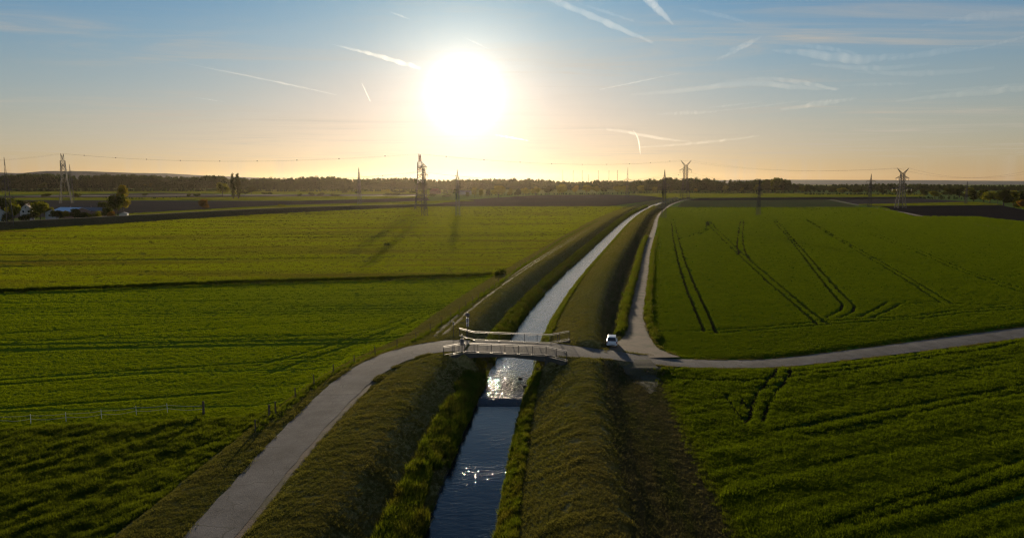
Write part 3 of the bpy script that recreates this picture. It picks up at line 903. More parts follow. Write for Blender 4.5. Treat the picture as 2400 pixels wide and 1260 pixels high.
# tall meadow bottom left
TC = proto_collection('meadow_protos', [blade_tuft('meadow_tuft', M['gr_meadow'], 34, 0.26, 0.5, 0.022, 0.8, s) for s in (11, 12, 13)])
u, Y = sample(62000, 0, 1, 36, 90, 1.6, 31)
X = -1.0 * Y + u * (1.0 * Y - 21.5)
ok = finish(X, Y, (2,), 0.35)
X, Y = X[ok], Y[ok]
cl = fbm(X * 0.75 - Y * 0.55, X * 0.16 + Y * 0.22, 41, 4) * 0.75 + fbm(X * 1.3, Y * 1.3, 42, 2) * 0.35
ok = cl > -0.2
X, Y, cl = X[ok], Y[ok], cl[ok]
P = np.stack([X, Y, height(X, Y)[0]], 1)
tag(scatter('meadow_grass', TC, 3, P, (0.55 + 1.2 * np.clip(cl + 0.12, 0, 0.5)) * rng.uniform(0.7, 1.3, len(cl)), 7), 'tall tufted meadow grass left of the asphalt path', 'grass', kind='stuff')

# short grass of levees, lane and pasture
SCP = proto_collection('short_protos', [blade_tuft('short_tuft', M['gr_short'], 26, 0.30, 0.11, 0.022, 1.0, s) for s in (21, 22, 23)])
u, Y = sample(150000, 0, 1, 38, 620, 1.7, 32)
X = XC(Y) - 23 + u * 44
okl = finish(X, Y, (6,), 0.2)
XL, YL = X[okl], Y[okl]
PL = np.stack([XL, YL, height(XL, YL)[0]], 1)
LP = proto_collection('lane_protos', [blade_tuft('lane_tuft', M['gr_lane'], 20, 0.30, 0.10, 0.024, 1.0, s) for s in (26, 27, 28)])
tag(scatter('lane_grass', LP, 3, PL, np.random.default_rng(3).uniform(0.6, 1.5, len(XL)) * np.clip(YL / 140, 1, 2.6), 18), 'dry trodden grass of the lane between levee and crop', 'grass', kind='stuff')
ok = finish(X, Y, (3, 5), 0.2)
X, Y = X[ok], Y[ok]
cl = fbm(X * 0.35, Y * 1.1, 43, 3)
ok = cl > -0.3
X, Y, cl = X[ok], Y[ok], cl[ok]
P = np.stack([X, Y, height(X, Y)[0]], 1)
tag(scatter('levee_grass', SCP, 3, P, (0.75 + 1.3 * np.clip(cl, 0, 0.5)) * np.clip(Y / 140, 1, 2.6), 8), 'short dry mown grass on the canal levees', 'grass', kind='stuff')
for zz_, key_, n_, y0_, y1_, lab_ in ((0, 'gr_past', 85000, 62, 180, 'bright green grass of the field between meadow and ditch'), (1, 'gr_past_b', 108000, 140, 720, 'yellowish green rough grass of the field beyond the ditch')):
    PC = proto_collection('pasture_protos', [blade_tuft('pasture_tuft', M[key_], 24, 0.36, 0.17, 0.035, 0.8, s_) for s_ in (31, 32, 33)])
    u, Y = sample(n_, 0, 1, y0_, y1_, 1.4, 33 + zz_)
    X = -0.98 * Y + u * (0.98 * Y + XC(Y) - 16)
    ok = finish(X, Y, (zz_,), 0.2) & tram_mask(X, Y, FURROWS, 0.2)
    # drill rows: thinner growth between them
    row = fbm(X * 0.006 + 5, (Y - X * 0.07) * (0.6 if zz_ == 0 else 0.2), 92, 3)
    ok &= row > (-0.2 if zz_ == 0 else -0.22)
    X, Y, row = X[ok], Y[ok], row[ok]
    P = np.stack([X, Y, height(X, Y)[0]], 1)
    tag(scatter('pasture_grass', PC, 3, P, np.clip(Y / 140, 0.65, 3.0) * (0.88 + 0.8 * np.clip(row, -0.2, 0.4)), 9 + zz_), lab_, 'grass', kind='stuff')

# cereal crops to the right
CC = proto_collection('crop_protos', [blade_tuft('crop_tuft', M['gr_crop'], 32, 0.32, 0.34, 0.028, 0.6, s) for s in (41, 42, 43)])
u, Y = sample(120000, 0, 1, 34, 150, 1.4, 34)
X = XC(Y) + 20 + u * (1.08 * Y + 6 - XC(Y) - 20)
ok = finish(X, Y, (7,), 0.7) & tram_mask(X, Y, TRAMS_N, 0.34)
X, Y = X[ok], Y[ok]
t0, t1 = TRAMS_N[2][0], TRAMS_N[2][-1]
tdir = np.array([t1.x - t0.x, t1.y - t0.y]); tdir /= np.linalg.norm(tdir)
across = -X * tdir[1] + Y * tdir[0]
along = X * tdir[0] + Y * tdir[1]
row = fbm(along * 0.05, across * 0.85, 52, 3) + 0.06 * np.sin(across * 2 * np.pi / 1.5)
ok = row > -0.24
X, Y, row = X[ok], Y[ok], row[ok]
P = np.stack([X, Y, height(X, Y)[0]], 1)
tag(scatter('crop_plants_near', CC, 3, P, (0.8 + 0.5 * (fbm(X * 0.3, Y * 0.3, 51, 2) + 0.5)) * (0.85 + 0.7 * np.clip(row, -0.2, 0.4)) * rng.uniform(0.75, 1.25, len(row)), 10), 'young green cereal in the field in front of the farm road', 'crop', kind='stuff')
u, Y = sample(135000, 0, 1, 92, 650, 1.5, 35)
X = XC(Y) + 20 + u * (0.98 * Y - XC(Y) - 20)
ok = finish(X, Y, (8,), 0.7) & tram_mask(X, Y, TRAMS, 0.36)
X, Y = X[ok], Y[ok]
P = np.stack([X, Y, height(X, Y)[0]], 1)
tag(scatter('crop_plants_far', CC, 3, P, np.clip(Y / 170, 0.7, 2.6), 12), 'young green cereal in the field beyond the farm road', 'crop', kind='stuff')

# coarse grass on the far green strips
M['gr_far'] = leaf_mat('gr_far', (0.13, 0.16, 0.02), (0.17, 0.19, 0.03), 0.55, (1.4, 1.35, 0.45), (0.12, 0.12, 0.03), R(2), 0.8, 0.004, 0.02)
FP = proto_collection('far_protos', [blade_tuft('far_tuft', M['gr_far'], 60, 4.2, 0.55, 0.5, 0.8, s) for s in (81, 82, 83)])
def strip(name, px, n, label, seed):
    poly = [tuple(G(x, y, 0)[:2]) for x, y in px]
    r = np.random.default_rng(seed)
    xs, ys = zip(*poly)
    y = min(ys) * (max(ys) / min(ys)) ** r.uniform(0, 1, n)
    a0, a1 = min(x / y_ for x, y_ in poly), max(x / y_ for x, y_ in poly)
    x = r.uniform(a0, a1, n) * y
    ok = in_poly(x, y, poly)
    x, y = x[ok], y[ok]
    return tag(scatter(name, FP, 3, np.stack([x, y, np.full(len(x), 0.05)], 1), np.clip(y / 900, 0.8, 1.6) * r.uniform(0.7, 1.2, len(x)), seed, 0.02), label, 'grass', kind='stuff')
strip('strip_grass', [(-80, 447.5), (1040, 447.5), (1000, 454), (560, 454.5), (380, 451), (-80, 458)], 16000, 'pale green strip at the foot of the left forest', 71)
strip('strip_grass', [(-80, 465), (500, 463), (1000, 460), (1000, 462.5), (700, 470), (300, 469), (-80, 468)], 12000, 'green strip between the ploughed fields at far left', 72)
strip('strip_grass', [(300, 501), (640, 483), (1010, 472), (1100, 468.5), (1110, 472), (800, 485), (600, 494), (310, 509)], 10000, 'green strip just behind the flood dike', 73)
strip('strip_grass', [(1480, 455), (1640, 453.5), (2160, 455.5), (2160, 460.5), (1640, 463), (1570, 465)], 9000, 'bright green strip beyond the canal bend', 74)
strip('strip_grass', [(2015, 479.5), (2285, 474), (2345, 480.5), (2060, 483)], 5000, 'olive strip along the far edge of the dark field', 75)
# unmown fringes: along the fence, ditch and field edges
def fringe(name, line, n, wid, sc, coll, label, seed):
    line = np.asarray(line)
    r = np.random.default_rng(seed)
    seg = np.r_[0, np.cumsum(np.hypot(*np.diff(line[:, :2], axis=0).T))]
    t = r.uniform(0, seg[-1], n)
    X = np.interp(t, seg, line[:, 0]) + r.normal(0, wid, n)
    Y = np.interp(t, seg, line[:, 1]) + r.normal(0, wid, n)
    ok = road_edge(X, Y) > 0.1
    X, Y = X[ok], Y[ok]
    P = np.stack([X, Y, height(X, Y)[0]], 1)
    return tag(scatter(name, coll, 3, P, sc * r.uniform(0.6, 1.3, len(X)), seed), label, 'grass', kind='stuff')
FENCE = np.array([(-24.6, 63.0), (-24.4, 68.0), (-23.9, 73.0), (-23.2, 78.5), (-21.9, 84.5), (-19.8, 90.5), (-17.0, 96.0), (-14.4, 101.5), (-12.4, 107.5), (-9.6, 120.0), (-6.3, 137.7), (-3.0, 155.0), (0.4, 176.0), (9.0, 222.0), (21.5, 290.0), (34.0, 340.0), (52.2, 417.7)])
fringe('fence_grass', FENCE, 2600, 0.4, 0.85, TC, 'unmown grass strip under the long wooden fence', 61)
fringe('lane_weeds', np.stack([XC(np.linspace(34, 88, 60)) + 20.2, np.linspace(34, 88, 60)], 1), 1500, 0.45, 0.62, TC, 'ragged weeds where the lane meets the near crop', 68)
fringe('ditch_grass', DITCH + np.array([0, 2.0, 0]), 3200, 0.55, 1.2, TC, 'rank grass on the far lip of the dark ditch', 62)
fringe('track_verge', np.stack([TRACK_D[8:110, 0] - TRACK_D[8:110, 3] - 1.0, TRACK_D[8:110, 1]], 1), 1700, 0.35, 0.9, RC, 'bright weedy verge left of the gravel track', 63)
def edge_line(D, side, off):
    T = np.gradient(D[:, :2], axis=0); T /= np.linalg.norm(T, axis=1, keepdims=True) + 1e-9
    return D[:, :2] + np.stack([T[:, 1], -T[:, 0]], 1) * side * (D[:, 3:4] + off)
def verge(name, D, label, seed, n):
    r = np.random.default_rng(seed)
    pts = []
    for side in (-1, 1):
        L_ = edge_line(D, side, 0.28)
        if D is PATH_D and side == 1:
            L_ = L_[D[:, 1] > 78]
        seg = np.r_[0, np.cumsum(np.hypot(*np.diff(L_, axis=0).T))]
        t = r.uniform(0, seg[-1], n)
        clump = vnoise(t * 0.7, t * 0 + side, seed) > 0.38
        t = t[clump]
        X = np.interp(t, seg, L_[:, 0]) + r.normal(0, 0.13, len(t)); Y = np.interp(t, seg, L_[:, 1]) + r.normal(0, 0.13, len(t))
        pts.append(np.stack([X, Y], 1))
    q = np.concatenate(pts)
    z = height(q[:, 0], q[:, 1])[0] + 0.03
    return tag(scatter(name, SCP, 3, np.c_[q, z], r.uniform(0.5, 1.5, len(q)), seed), label, 'grass', kind='stuff')
verge('verge_grass', PATH_D, 'short grass creeping over the asphalt path edges', 65, 2200)
verge('verge_grass', ROAD_D, 'short grass creeping over the farm road edges', 66, 2200)
verge('verge_grass', TRACK_D[:70], 'short grass creeping over the gravel track edges', 67, 1500)
fringe('crop_edge', np.stack([TRACK_D[6:110, 0] + TRACK_D[6:110, 3] + 0.9, TRACK_D[6:110, 1]], 1), 1500, 0.3, 0.75, RC, 'weedy edge of the field right of the gravel track', 64)

# ------------------------------------------------------------------ far fields (sheets a few centimetres above the ground)
def sheet(name, px, mat, z):
    pts = [G(x, y, z) for x, y in px]
    # subdivide edges so borders are not ruler straight
    out = []
    for i, a in enumerate(pts):
        b = pts[(i + 1) % len(pts)]
        n = max(1, int((b - a).length / 25))
        for k in range(n):
            p = a.lerp(b, k / n)
            d = p.y * 0.0012
            out.append((p.x + random.uniform(-d, d), p.y + random.uniform(-d, d) * 3, z))
    me = bpy.data.meshes.new(name)
    me.from_pydata(out, [], [tuple(range(len(out)))])
    me.update()
    if me.polygons[0].normal.z < 0:
        me.flip_normals()
    me.materials.append(mat)
    return tag(link(name, me), kind='structure')
sheet('ploughed_field', [(1060, 483), (1000, 481), (1090, 468), (1250, 458), (1420, 456), (1545, 460), (1560, 466), (1500, 474), (1425, 483)], M['plough'], 0.34)
sheet('ploughed_field', [(1585, 485), (1605, 470), (1650, 468.5), (1950, 468.5), (2010, 484), (1800, 485.5)], M['stubble'], 0.34)
sheet('ploughed_field', [(1605, 469.5), (1640, 464), (2160, 461.5), (2165, 465), (1950, 468)], M['plough_dark'], 0.36)
sheet('ploughed_field', [(1960, 468.5), (2165, 465.5), (2280, 473), (2010, 478.5)], M['plough'], 0.34)
sheet('ploughed_field', DARK_PX, M['plough_dark'], 0.3)
sheet('stubble_field', [(2015, 479.5), (2285, 474), (2345, 480.5), (2060, 483)], M['stubble'], 0.35)
sheet('ploughed_field', [(-60, 469), (300, 470), (700, 471), (1000, 463), (1010, 470), (640, 481), (300, 500), (-60, 515)], M['plough'], 0.34)
sheet('ploughed_field', [(-60, 461), (380, 452), (560, 456), (1000, 455), (1000, 458), (500, 462), (-60, 464)], M['plough'], 0.34)
sheet('sandy_track', [(60, 459.2), (470, 456.6), (800, 457.2), (1000, 458.2), (1000, 459), (800, 458.2), (470, 457.8), (60, 460.4)], M['gravel'], 0.42)
sheet('field_track', [(1945, 468), (1950, 467.8), (2012, 480), (2008, 480.5)], M['gravel'], 0.42)
sheet('field_track', [(2045, 487), (2052, 486.5), (2120, 497), (2180, 510), (2290, 524), (2420, 546), (2420, 551), (2290, 527), (2175, 511.5), (2112, 498)], M['gravel'], 0.50)

# long flood dike on the left with a road on its crest
DK = np.array([tuple(G(x, y, 0)) for x, y in ((-700, 590), (-300, 560), (0, 540), (300, 522), (600, 503), (800, 493), (1000, 484.5), (1130, 480))])
DKD = refine(np.c_[DK[:, :2], np.interp(np.arange(len(DK)), [0, 4, 5, 6, 7], [3.6, 3.7, 3.3, 2.2, 0.4]), np.ones(len(DK))], 3.0)
T_ = np.gradient(DKD[:, :2], axis=0); T_ /= np.linalg.norm(T_, axis=1, keepdims=True)
N_ = np.stack([-T_[:, 1], T_[:, 0]], 1)            # away from the camera
prof = [(0, 0.0), (2.2, 0.35), (4.2, 0.7), (6.2, 1.0), (6.8, 1.03), (8.0, 1.04), (10.2, 1.04), (11.0, 1.0), (13.5, 0.6), (17.5, 0.0)]
vs = []
for i in range(len(DKD)):
    for k, (o_, q) in enumerate(prof):
        p = DKD[i, :2] + N_[i] * o_
        j = (fbm(np.array([p[0] * 0.3]), np.array([p[1] * 0.3]), 6, 2)[0]) * 0.5 * (0 < k < len(prof) - 1 and k not in (5, 6))
        vs.append((p[0], p[1], 0.02 + DKD[i, 2] * q + j))
k_ = len(prof)
fs = [(i * k_ + j, (i + 1) * k_ + j, (i + 1) * k_ + j + 1, i * k_ + j + 1) for i in range(len(DKD) - 1) for j in range(k_ - 1)]
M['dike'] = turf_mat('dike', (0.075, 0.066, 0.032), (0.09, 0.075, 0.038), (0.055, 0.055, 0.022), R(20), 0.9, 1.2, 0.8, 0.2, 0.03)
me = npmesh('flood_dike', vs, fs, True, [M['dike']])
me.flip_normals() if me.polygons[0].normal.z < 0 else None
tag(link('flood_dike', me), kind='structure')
rd = DKD.copy(); rd[:, :2] += N_ * 9.1; rd[:, 2] = rd[:, 2] * 1.04 + 0.04; rd[:, 3] = 1.3
ribbon('dike_road', rd, M['worn'], 0.06, (-1, 0, 1), 0.1, camber=0.02)
# second, lower road bank behind it

# ------------------------------------------------------------------ bridge
ZB = 2.2
NL, NRt, FL, FR = Vector((-6.4, 89.8, ZB)), Vector((4.5, 88.0, ZB)), Vector((-5.5, 96.7, ZB)), Vector((5.4, 94.9, ZB))
bridge = empty('road_bridge', (-0.5, 92.3, 0))
tag(bridge, 'low concrete road bridge with light metal railings crossing the canal', 'bridge')
off = -Vector(bridge.location)
def rel(p): return Vector(p) + off
def slab(name, mat):
    m = MB()
    n = 14
    top, bot = [], []
    for i in range(n + 1):
        t = i / n
        a, b = NL.lerp(NRt, t), FL.lerp(FR, t)
        d = (b - a).normalized() * 0.28
        arch = 0.03 * math.sin(math.pi * t)
        th = 0.78 - 0.36 * math.sin(math.pi * t)
        top += [rel(a - d + Vector((0, 0, arch - 0.0))), rel(b + d + Vector((0, 0, arch)))]
        bot += [rel(a - d + Vector((0, 0, arch - th))), rel(b + d + Vector((0, 0, arch - th)))]
    vs = top + bot
    k = 2 * (n + 1)
    fs = []
    for i in range(n):
        a = 2 * i
        fs += [(a, a + 2, a + 3, a + 1), (k + a, k + a + 1, k + a + 3, k + a + 2), (a, k + a, k + a + 2, a + 2), (a + 1, a + 3, k + a + 3, k + a + 1)]
    fs += [(0, 1, k + 1, k), (2 * n, k + 2 * n, k + 2 * n + 1, 2 * n + 1)]
    return m.add(vs, fs).build(name, mat, bridge)
slab('deck', M['concrete'])
# asphalt surface on the deck
m = MB(); n = 14; vs = []
for i in range(n + 1):
    t = i / n
    a, b = NL.lerp(NRt, t), FL.lerp(FR, t)
    d = (b - a).normalized() * 0.3
    z = Vector((0, 0, 0.03 * math.sin(math.pi * t) + 0.035))
    vs += [rel(a + d + z), rel(b - d + z)]
m.add(vs, [(2 * i, 2 * i + 2, 2 * i + 3, 2 * i + 1) for i in range(n)]).build('road_surface', M['asphalt'], bridge)
for a, b, s in ((NL, FL, -1), (NRt, FR, 1)):
    m = MB()
    d = (b - a).normalized()
    o_ = Vector((s * 0.6, 0, 0))
    c = [a - d * 0.5 - o_ * 0.2, b + d * 0.5 - o_ * 0.2, b + d * 0.5 + o_, a - d * 0.5 + o_]
    vs = [rel((p.x, p.y, 1.72)) for p in c] + [rel((p.x, p.y, -1.6)) for p in c]
    m.add(vs, [(0, 1, 2, 3), (7, 6, 5, 4), (0, 4, 5, 1), (1, 5, 6, 2), (2, 6, 7, 3), (3, 7, 4, 0)]).build('abutment', M['concrete'], bridge)
def wing(a, b):
    m = MB()
    d = (b - a); w = Vector((-d.y, d.x, 0)).normalized() * 0.18
    vs = [rel((a + w).to_tuple()) , rel(a - w), rel(b - w), rel(b + w)]
    vs = [Vector((p.x, p.y, ZB - 0.06)) for p in vs] + [Vector((p.x, p.y, 0.4)) for p in vs]
    m.add(vs, [(0, 1, 2, 3), (7, 6, 5, 4), (0, 4, 5, 1), (1, 5, 6, 2), (2, 6, 7, 3), (3, 7, 4, 0)]).build('wing_wall', M['concrete'], bridge)
WNL, WNR, WFL, WFR = Vector((-9.0, 87.8, ZB)), Vector((7.0, 85.4, ZB)), Vector((-7.8, 99.2, ZB)), Vector((8.3, 97.2, ZB))
for a, b in ((NL, WNL), (NRt, WNR), (FL, WFL), (FR, WFR)):
    wing(a, b)
def railing(name_pts):
    root = bridge
    pts = name_pts
    posts = []
    for (a, b, n) in pts:
        for i in range(n + 1):
            p = a.lerp(b, i / n)
            if not posts or (posts[-1] - p).length > 0.3:
                posts.append(p)
    arch = lambda p: 0.0
    P_ = [Vector((p.x, p.y, p.z + arch(p))) for p in posts]
    top = MB()
    for a, b in zip(P_[:-1], P_[1:]):
        top.bar(rel(a + Vector((0, 0, 1.30))), rel(b + Vector((0, 0, 1.30))), 0.07, 0.055)
    tr = top.build('railing', M['rail'], root)
    mid = MB(); low = MB(); bal = MB()
    for a, b in zip(P_[:-1], P_[1:]):
        mid.bar(rel(a + Vector((0, 0, 1.12))), rel(b + Vector((0, 0, 1.12))), 0.045, 0.045)
        low.bar(rel(a + Vector((0, 0, 0.16))), rel(b + Vector((0, 0, 0.16))), 0.05, 0.045)
        n = int((b - a).length / 0.15)
        for i in range(1, n):
            p = a.lerp(b, i / n)
            bal.bar(rel(p + Vector((0, 0, 0.18))), rel(p + Vector((0, 0, 1.11))), 0.022)
    mid.build('middle_rail', M['rail'], tr)
    low.build('bottom_rail', M['rail'], tr)
    tag(bal.build('balusters', M['post'], tr), kind='stuff')
    for p in P_:
        MB().box(rel(p + Vector((0, 0, 0.63))), (0.09, 0.09, 1.26)).box(rel(p + Vector((0, 0, 0.05))), (0.26, 0.22, 0.05)).build('post', M['post'], tr)
railing([(WNL, NL, 2), (NL, NRt, 6), (NRt, WNR, 2)])
railing([(WFL, FL, 2), (FL, FR, 6), (FR, WFR, 2)])

# ------------------------------------------------------------------ signs
def sign_post(name, x, y, h, discs, label, plates=()):
    z0 = hz(x, y)
    s = empty(name, (x, y, z0))
    tag(s, label, 'sign')
    MB().tube([(0, 0, -0.2), (0, 0, h)], 0.05, 8).build('pole', M['post'], s)
    for (z, r) in discs:
        m = MB(); n = 20
        vs = [(r * math.cos(2 * math.pi * k / n), yy, z + r * math.sin(2 * math.pi * k / n)) for yy in (0.06, 0.09) for k in range(n)]
        m.add(vs, [tuple(range(n)), tuple(range(2 * n - 1, n - 1, -1))] + [(k, n + k, n + (k + 1) % n, (k + 1) % n) for k in range(n)]).build('round_plate', M['sign_back'], s)
    for (z, w, hh, mt) in plates:
        MB().box((0, 0.08, z), (w, 0.03, hh)).build('plate', M[mt], s)
    return s
sign_post('traffic_sign', -6.5, 97.9, 4.1, [(3.75, 0.32)], 'tall traffic sign seen from behind at the far left end of the bridge', [(2.95, 0.42, 0.75, 'sign_plate'), (2.25, 0.36, 0.5, 'sign_plate')])
sign_post('traffic_sign', -8.6, 98.4, 2.3, [], 'short pale plate on a post at the left bridgehead', [(2.05, 0.22, 0.4, 'sign_plate')])
sign_post('traffic_sign', -6.75, 90.2, 2.5, [], 'dark notice plate on a post behind the near railing', [(1.35, 0.5, 0.9, 'sign_back'), (2.1, 0.16, 0.35, 'sign_plate')])
sign_post('traffic_sign', 6.6, 96.5, 2.0, [], 'small narrow marker post at the right end of the far railing', [(1.75, 0.2, 0.32, 'wood')])

# ------------------------------------------------------------------ parked car
def make_car(loc, rz):
    c = empty('parked_car', loc, rz)
    tag(c, 'small white hatchback parked beside the gravel track, seen from behind', 'car')
    # body loft: sections along y (rear = -1.75)
    secs = [(-1.80, 0.70, 0.34, 0.80), (-1.76, 0.80, 0.28, 0.90), (-1.55, 0.83, 0.22, 0.95), (-0.6, 0.84, 0.2, 0.96), (0.7, 0.84, 0.2, 0.94), (1.2, 0.82, 0.22, 0.86), (1.62, 0.76, 0.26, 0.74), (1.76, 0.60, 0.32, 0.60)]
    vs, fs = [], []
    ring = lambda w, z0, z1: [(-w * 0.9, z0), (-w, z0 + 0.12), (-w * 1.01, (z0 + z1) / 2), (-w * 0.96, z1 - 0.05), (-w * 0.86, z1), (w * 0.86, z1), (w * 0.96, z1 - 0.05), (w * 1.01, (z0 + z1) / 2), (w, z0 + 0.12), (w * 0.9, z0)]
    for (y, w, z0, z1) in secs:
        vs += [(x, y, z) for x, z in ring(w, z0, z1)]
    k = 10
    for i in range(len(secs) - 1):
        for j in range(k):
            fs.append((i * k + j, i * k + (j + 1) % k, (i + 1) * k + (j + 1) % k, (i + 1) * k + j))
    fs += [tuple(range(k))[::-1], tuple((len(secs) - 1) * k + j for j in range(k))]
    body = MB().add(vs, fs).build('body', M['paint'], c, True)
    # greenhouse frame: base ring and roof ring
    base = [(-0.74, -1.68), (0.74, -1.68), (0.72, 0.95), (-0.72, 0.95)]
    roof = [(-0.60, -1.42), (0.60, -1.42), (0.58, 0.22), (-0.58, 0.22)]
    b3, r3 = [(x, y, 0.93) for x, y in base], [(x, y, 1.50) for x, y in roof]
    MB().add(b3 + r3, [(0, 1, 5, 4), (1, 2, 6, 5), (2, 3, 7, 6), (3, 0, 4, 7)]).build('pillars', M['paint'], c)
    rv = []
    for z, g in ((1.50, 1.0), (1.555, 0.97), (1.59, 0.86)):
        rv += [(x * g, -0.6 + (y + 0.6) * g, z) for x, y in [(-0.62, -1.50), (0.62, -1.50), (0.60, 0.26), (-0.60, 0.26)]]
    MB().add(rv, [(3, 2, 1, 0), (0, 1, 5, 4), (1, 2, 6, 5), (2, 3, 7, 6), (3, 0, 4, 7), (4, 5, 9, 8), (5, 6, 10, 9), (6, 7, 11, 10), (7, 4, 8, 11), (8, 9, 10, 11)]).build('roof', M['paint'], c)
    def pane(name, q, out):
        q = [Vector(p) for p in q]
        ce = sum(q, Vector()) / 4
        q = [ce + (p - ce) * 0.9 + Vector(out) for p in q]
        MB().add(q, [(0, 1, 2, 3)]).build(name, M['glass'], c)
    pane('rear_window', [b3[0], b3[1], r3[1], r3[0]], (0, -0.015, 0.0))
    pane('windscreen', [b3[2], b3[3], r3[3], r3[2]], (0, 0.015, 0.01))
    pane('side_window', [b3[1], b3[2], r3[2], r3[1]], (0.014, 0, 0.0))
    pane('side_window', [b3[3], b3[0], r3[0], r3[3]], (-0.014, 0, 0.0))
    for s in (-1, 1):
        MB().box((s * 0.735, -1.79, 0.78), (0.13, 0.06, 0.34)).build('tail_light', M['lamp_red'], c)
        MB().tube([(s * 0.56, -1.35, 1.6), (s * 0.56, -1.2, 1.645), (s * 0.55, 0.0, 1.645), (s * 0.55, 0.15, 1.6)], 0.02, 6).build('roof_rail', M['paint'], c)
        MB().box((s * 0.92, 0.62, 0.98), (0.18, 0.1, 0.14)).build('side_mirror', M['plastic'], c)
        MB().box((s * 0.62, 1.70, 0.62), (0.28, 0.08, 0.14)).build('headlight', M['glass'], c)
    MB().box((0, -1.80, 0.46), (1.52, 0.16, 0.24)).build('rear_bumper', M['paint'], c)
    MB().box((0, -1.885, 0.44), (0.9, 0.02, 0.08)).build('bumper_strip', M['plastic'], c)
    MB().box((0, -1.815, 0.70), (0.50, 0.02, 0.11)).build('number_plate', M['white'], c)
    MB().bar((0.0, -1.72, 0.97), (0.05, -1.70, 0.86), 0.03).bar((0, -1.70, 0.97), (0.3, -1.66, 1.03), 0.02).build('rear_wiper', M['plastic'], c)
    for sx in (-1, 1):
        for y in (-1.12, 1.18):
            m = MB(); n = 18
            prof = [(0.10, 0.24), (0.10, 0.29), (0.06, 0.305), (-0.06, 0.305), (-0.10, 0.29), (-0.10, 0.24)]
            vs = [(sx * 0.75 + dx, y + r * math.cos(2 * math.pi * k / n), 0.305 + r * math.sin(2 * math.pi * k / n)) for dx, r in prof for k in range(n)]
            fs = [(i * n + k, i * n + (k + 1) % n, (i + 1) * n + (k + 1) % n, (i + 1) * n + k) for i in range(5) for k in range(n)]
            w = m.add(vs, fs).build('wheel', M['tyre'], c)
            m = MB(); q = sx * 0.75 + sx * 0.07
            vs = [(q, y, 0.305)] + [(q + sx * 0.01, y + 0.235 * math.cos(2 * math.pi * k / n), 0.305 + 0.235 * math.sin(2 * math.pi * k / n)) for k in range(n)]
            m.add(vs, [(0, 1 + k, 1 + (k + 1) % n) for k in range(n)]).build('rim', M['steel_l'], w)
    return c
make_car((14.9, 99.6, 0.86), R(-9)).scale = (0.95, 0.95, 0.95)

# ------------------------------------------------------------------ fences
def dense(line, step):
    seg = np.r_[0, np.cumsum(np.hypot(*np.diff(line[:, :2], axis=0).T))]
    t = np.arange(0, seg[-1], step)
    return np.stack([np.interp(t, seg, line[:, k]) for k in range(2)], 1)
fl = np.concatenate([dense(FENCE[:12], 5.0), dense(FENCE[11:], 8.0)[1:]])
fz = height(fl[:, 0], fl[:, 1])[0]
fence = empty('post_and_wire_fence', (fl[0, 0], fl[0, 1], 0))
tag(fence, 'long line of dark wooden posts with wire along the left side of the levee', 'fence')
o0 = -Vector(fence.location)
tops = []
for (x, y), z in zip(fl, fz):
    lean = Vector((random.uniform(-0.06, 0.06), random.uniform(-0.06, 0.06), 0))
    h = random.uniform(1.15, 1.4)
    p = Vector((x, y, z)) + o0
    MB().tube([p + Vector((0, 0, -0.3)), p + lean + Vector((0, 0, h)), p + lean + Vector((0, 0, h + 0.02))], [0.075, 0.07, 0.03], 6).build('post', M['wood'], fence)
    tops.append((p, h))
for fr in (0.45, 0.85):
    m = MB()
    for (a, ha), (b, hb) in zip(tops[:-1], tops[1:]):
        m.bar(a + Vector((0, 0, ha * fr)), b + Vector((0, 0, hb * fr)), 0.01)
    m.build('wire', M['wire'], fence)
# white tape fence at the lower left
ef = [G(x, y, 0.1) for x, y in ((-95, 1000), (-10, 992), (72, 990), (155, 986), (238, 980), (320, 971), (393, 965))]
corner = G(477, 965, 0.2)
tf = empty('tape_fence', (ef[0].x, ef[0].y, 0))
tag(tf, 'white plastic tape fence on thin white posts at the meadow edge', 'fence')
o0 = -Vector(tf.location)
ep = []
for p in ef + [corner]:
    z = hz(p.x, p.y)
    q = Vector((p.x, p.y, z)) + o0
    if p is not corner:
        MB().tube([q + Vector((0, 0, -0.2)), q + Vector((random.uniform(-0.04, 0.04), 0, 1.05))], 0.026, 6).build('post', M['white'], tf)
    ep.append(q)
for fr, sag in ((0.88, 0.10), (0.5, 0.16)):
    m = MB()
    for a, b in zip(ep[:-1], ep[1:]):
        last = None
        for i in range(7):
            t = i / 6
            p = a.lerp(b, t) + Vector((0, 0, fr - sag * 4 * t * (1 - t) * random.uniform(0.7, 1.2)))
            if last is not None:
                m.bar(last, p, 0.01, 0.028)
            last = p
    m.build('tape', M['tape'], tf)
for (px, py, h, lab) in ((477, 965, 1.45, 'thick dark wooden corner post where the white tape fence ends'), (632, 992, 1.3, 'dark wooden post at the edge of the tall meadow beside the path')):
    p = G(px, py, 0.3)
    z = hz(p.x, p.y)
    g = empty('wooden_post', (p.x, p.y, z))
    tag(g, lab, 'post')
    MB().tube([(0, 0, -0.3), (0.02, 0, h)], [0.13, 0.12], 8).build('shaft', M['wood'], g)
    MB().tube([(0.02, 0, h), (0.02, 0, h + 0.05)], [0.125, 0.05], 8).build('cap', M['wood'], g)

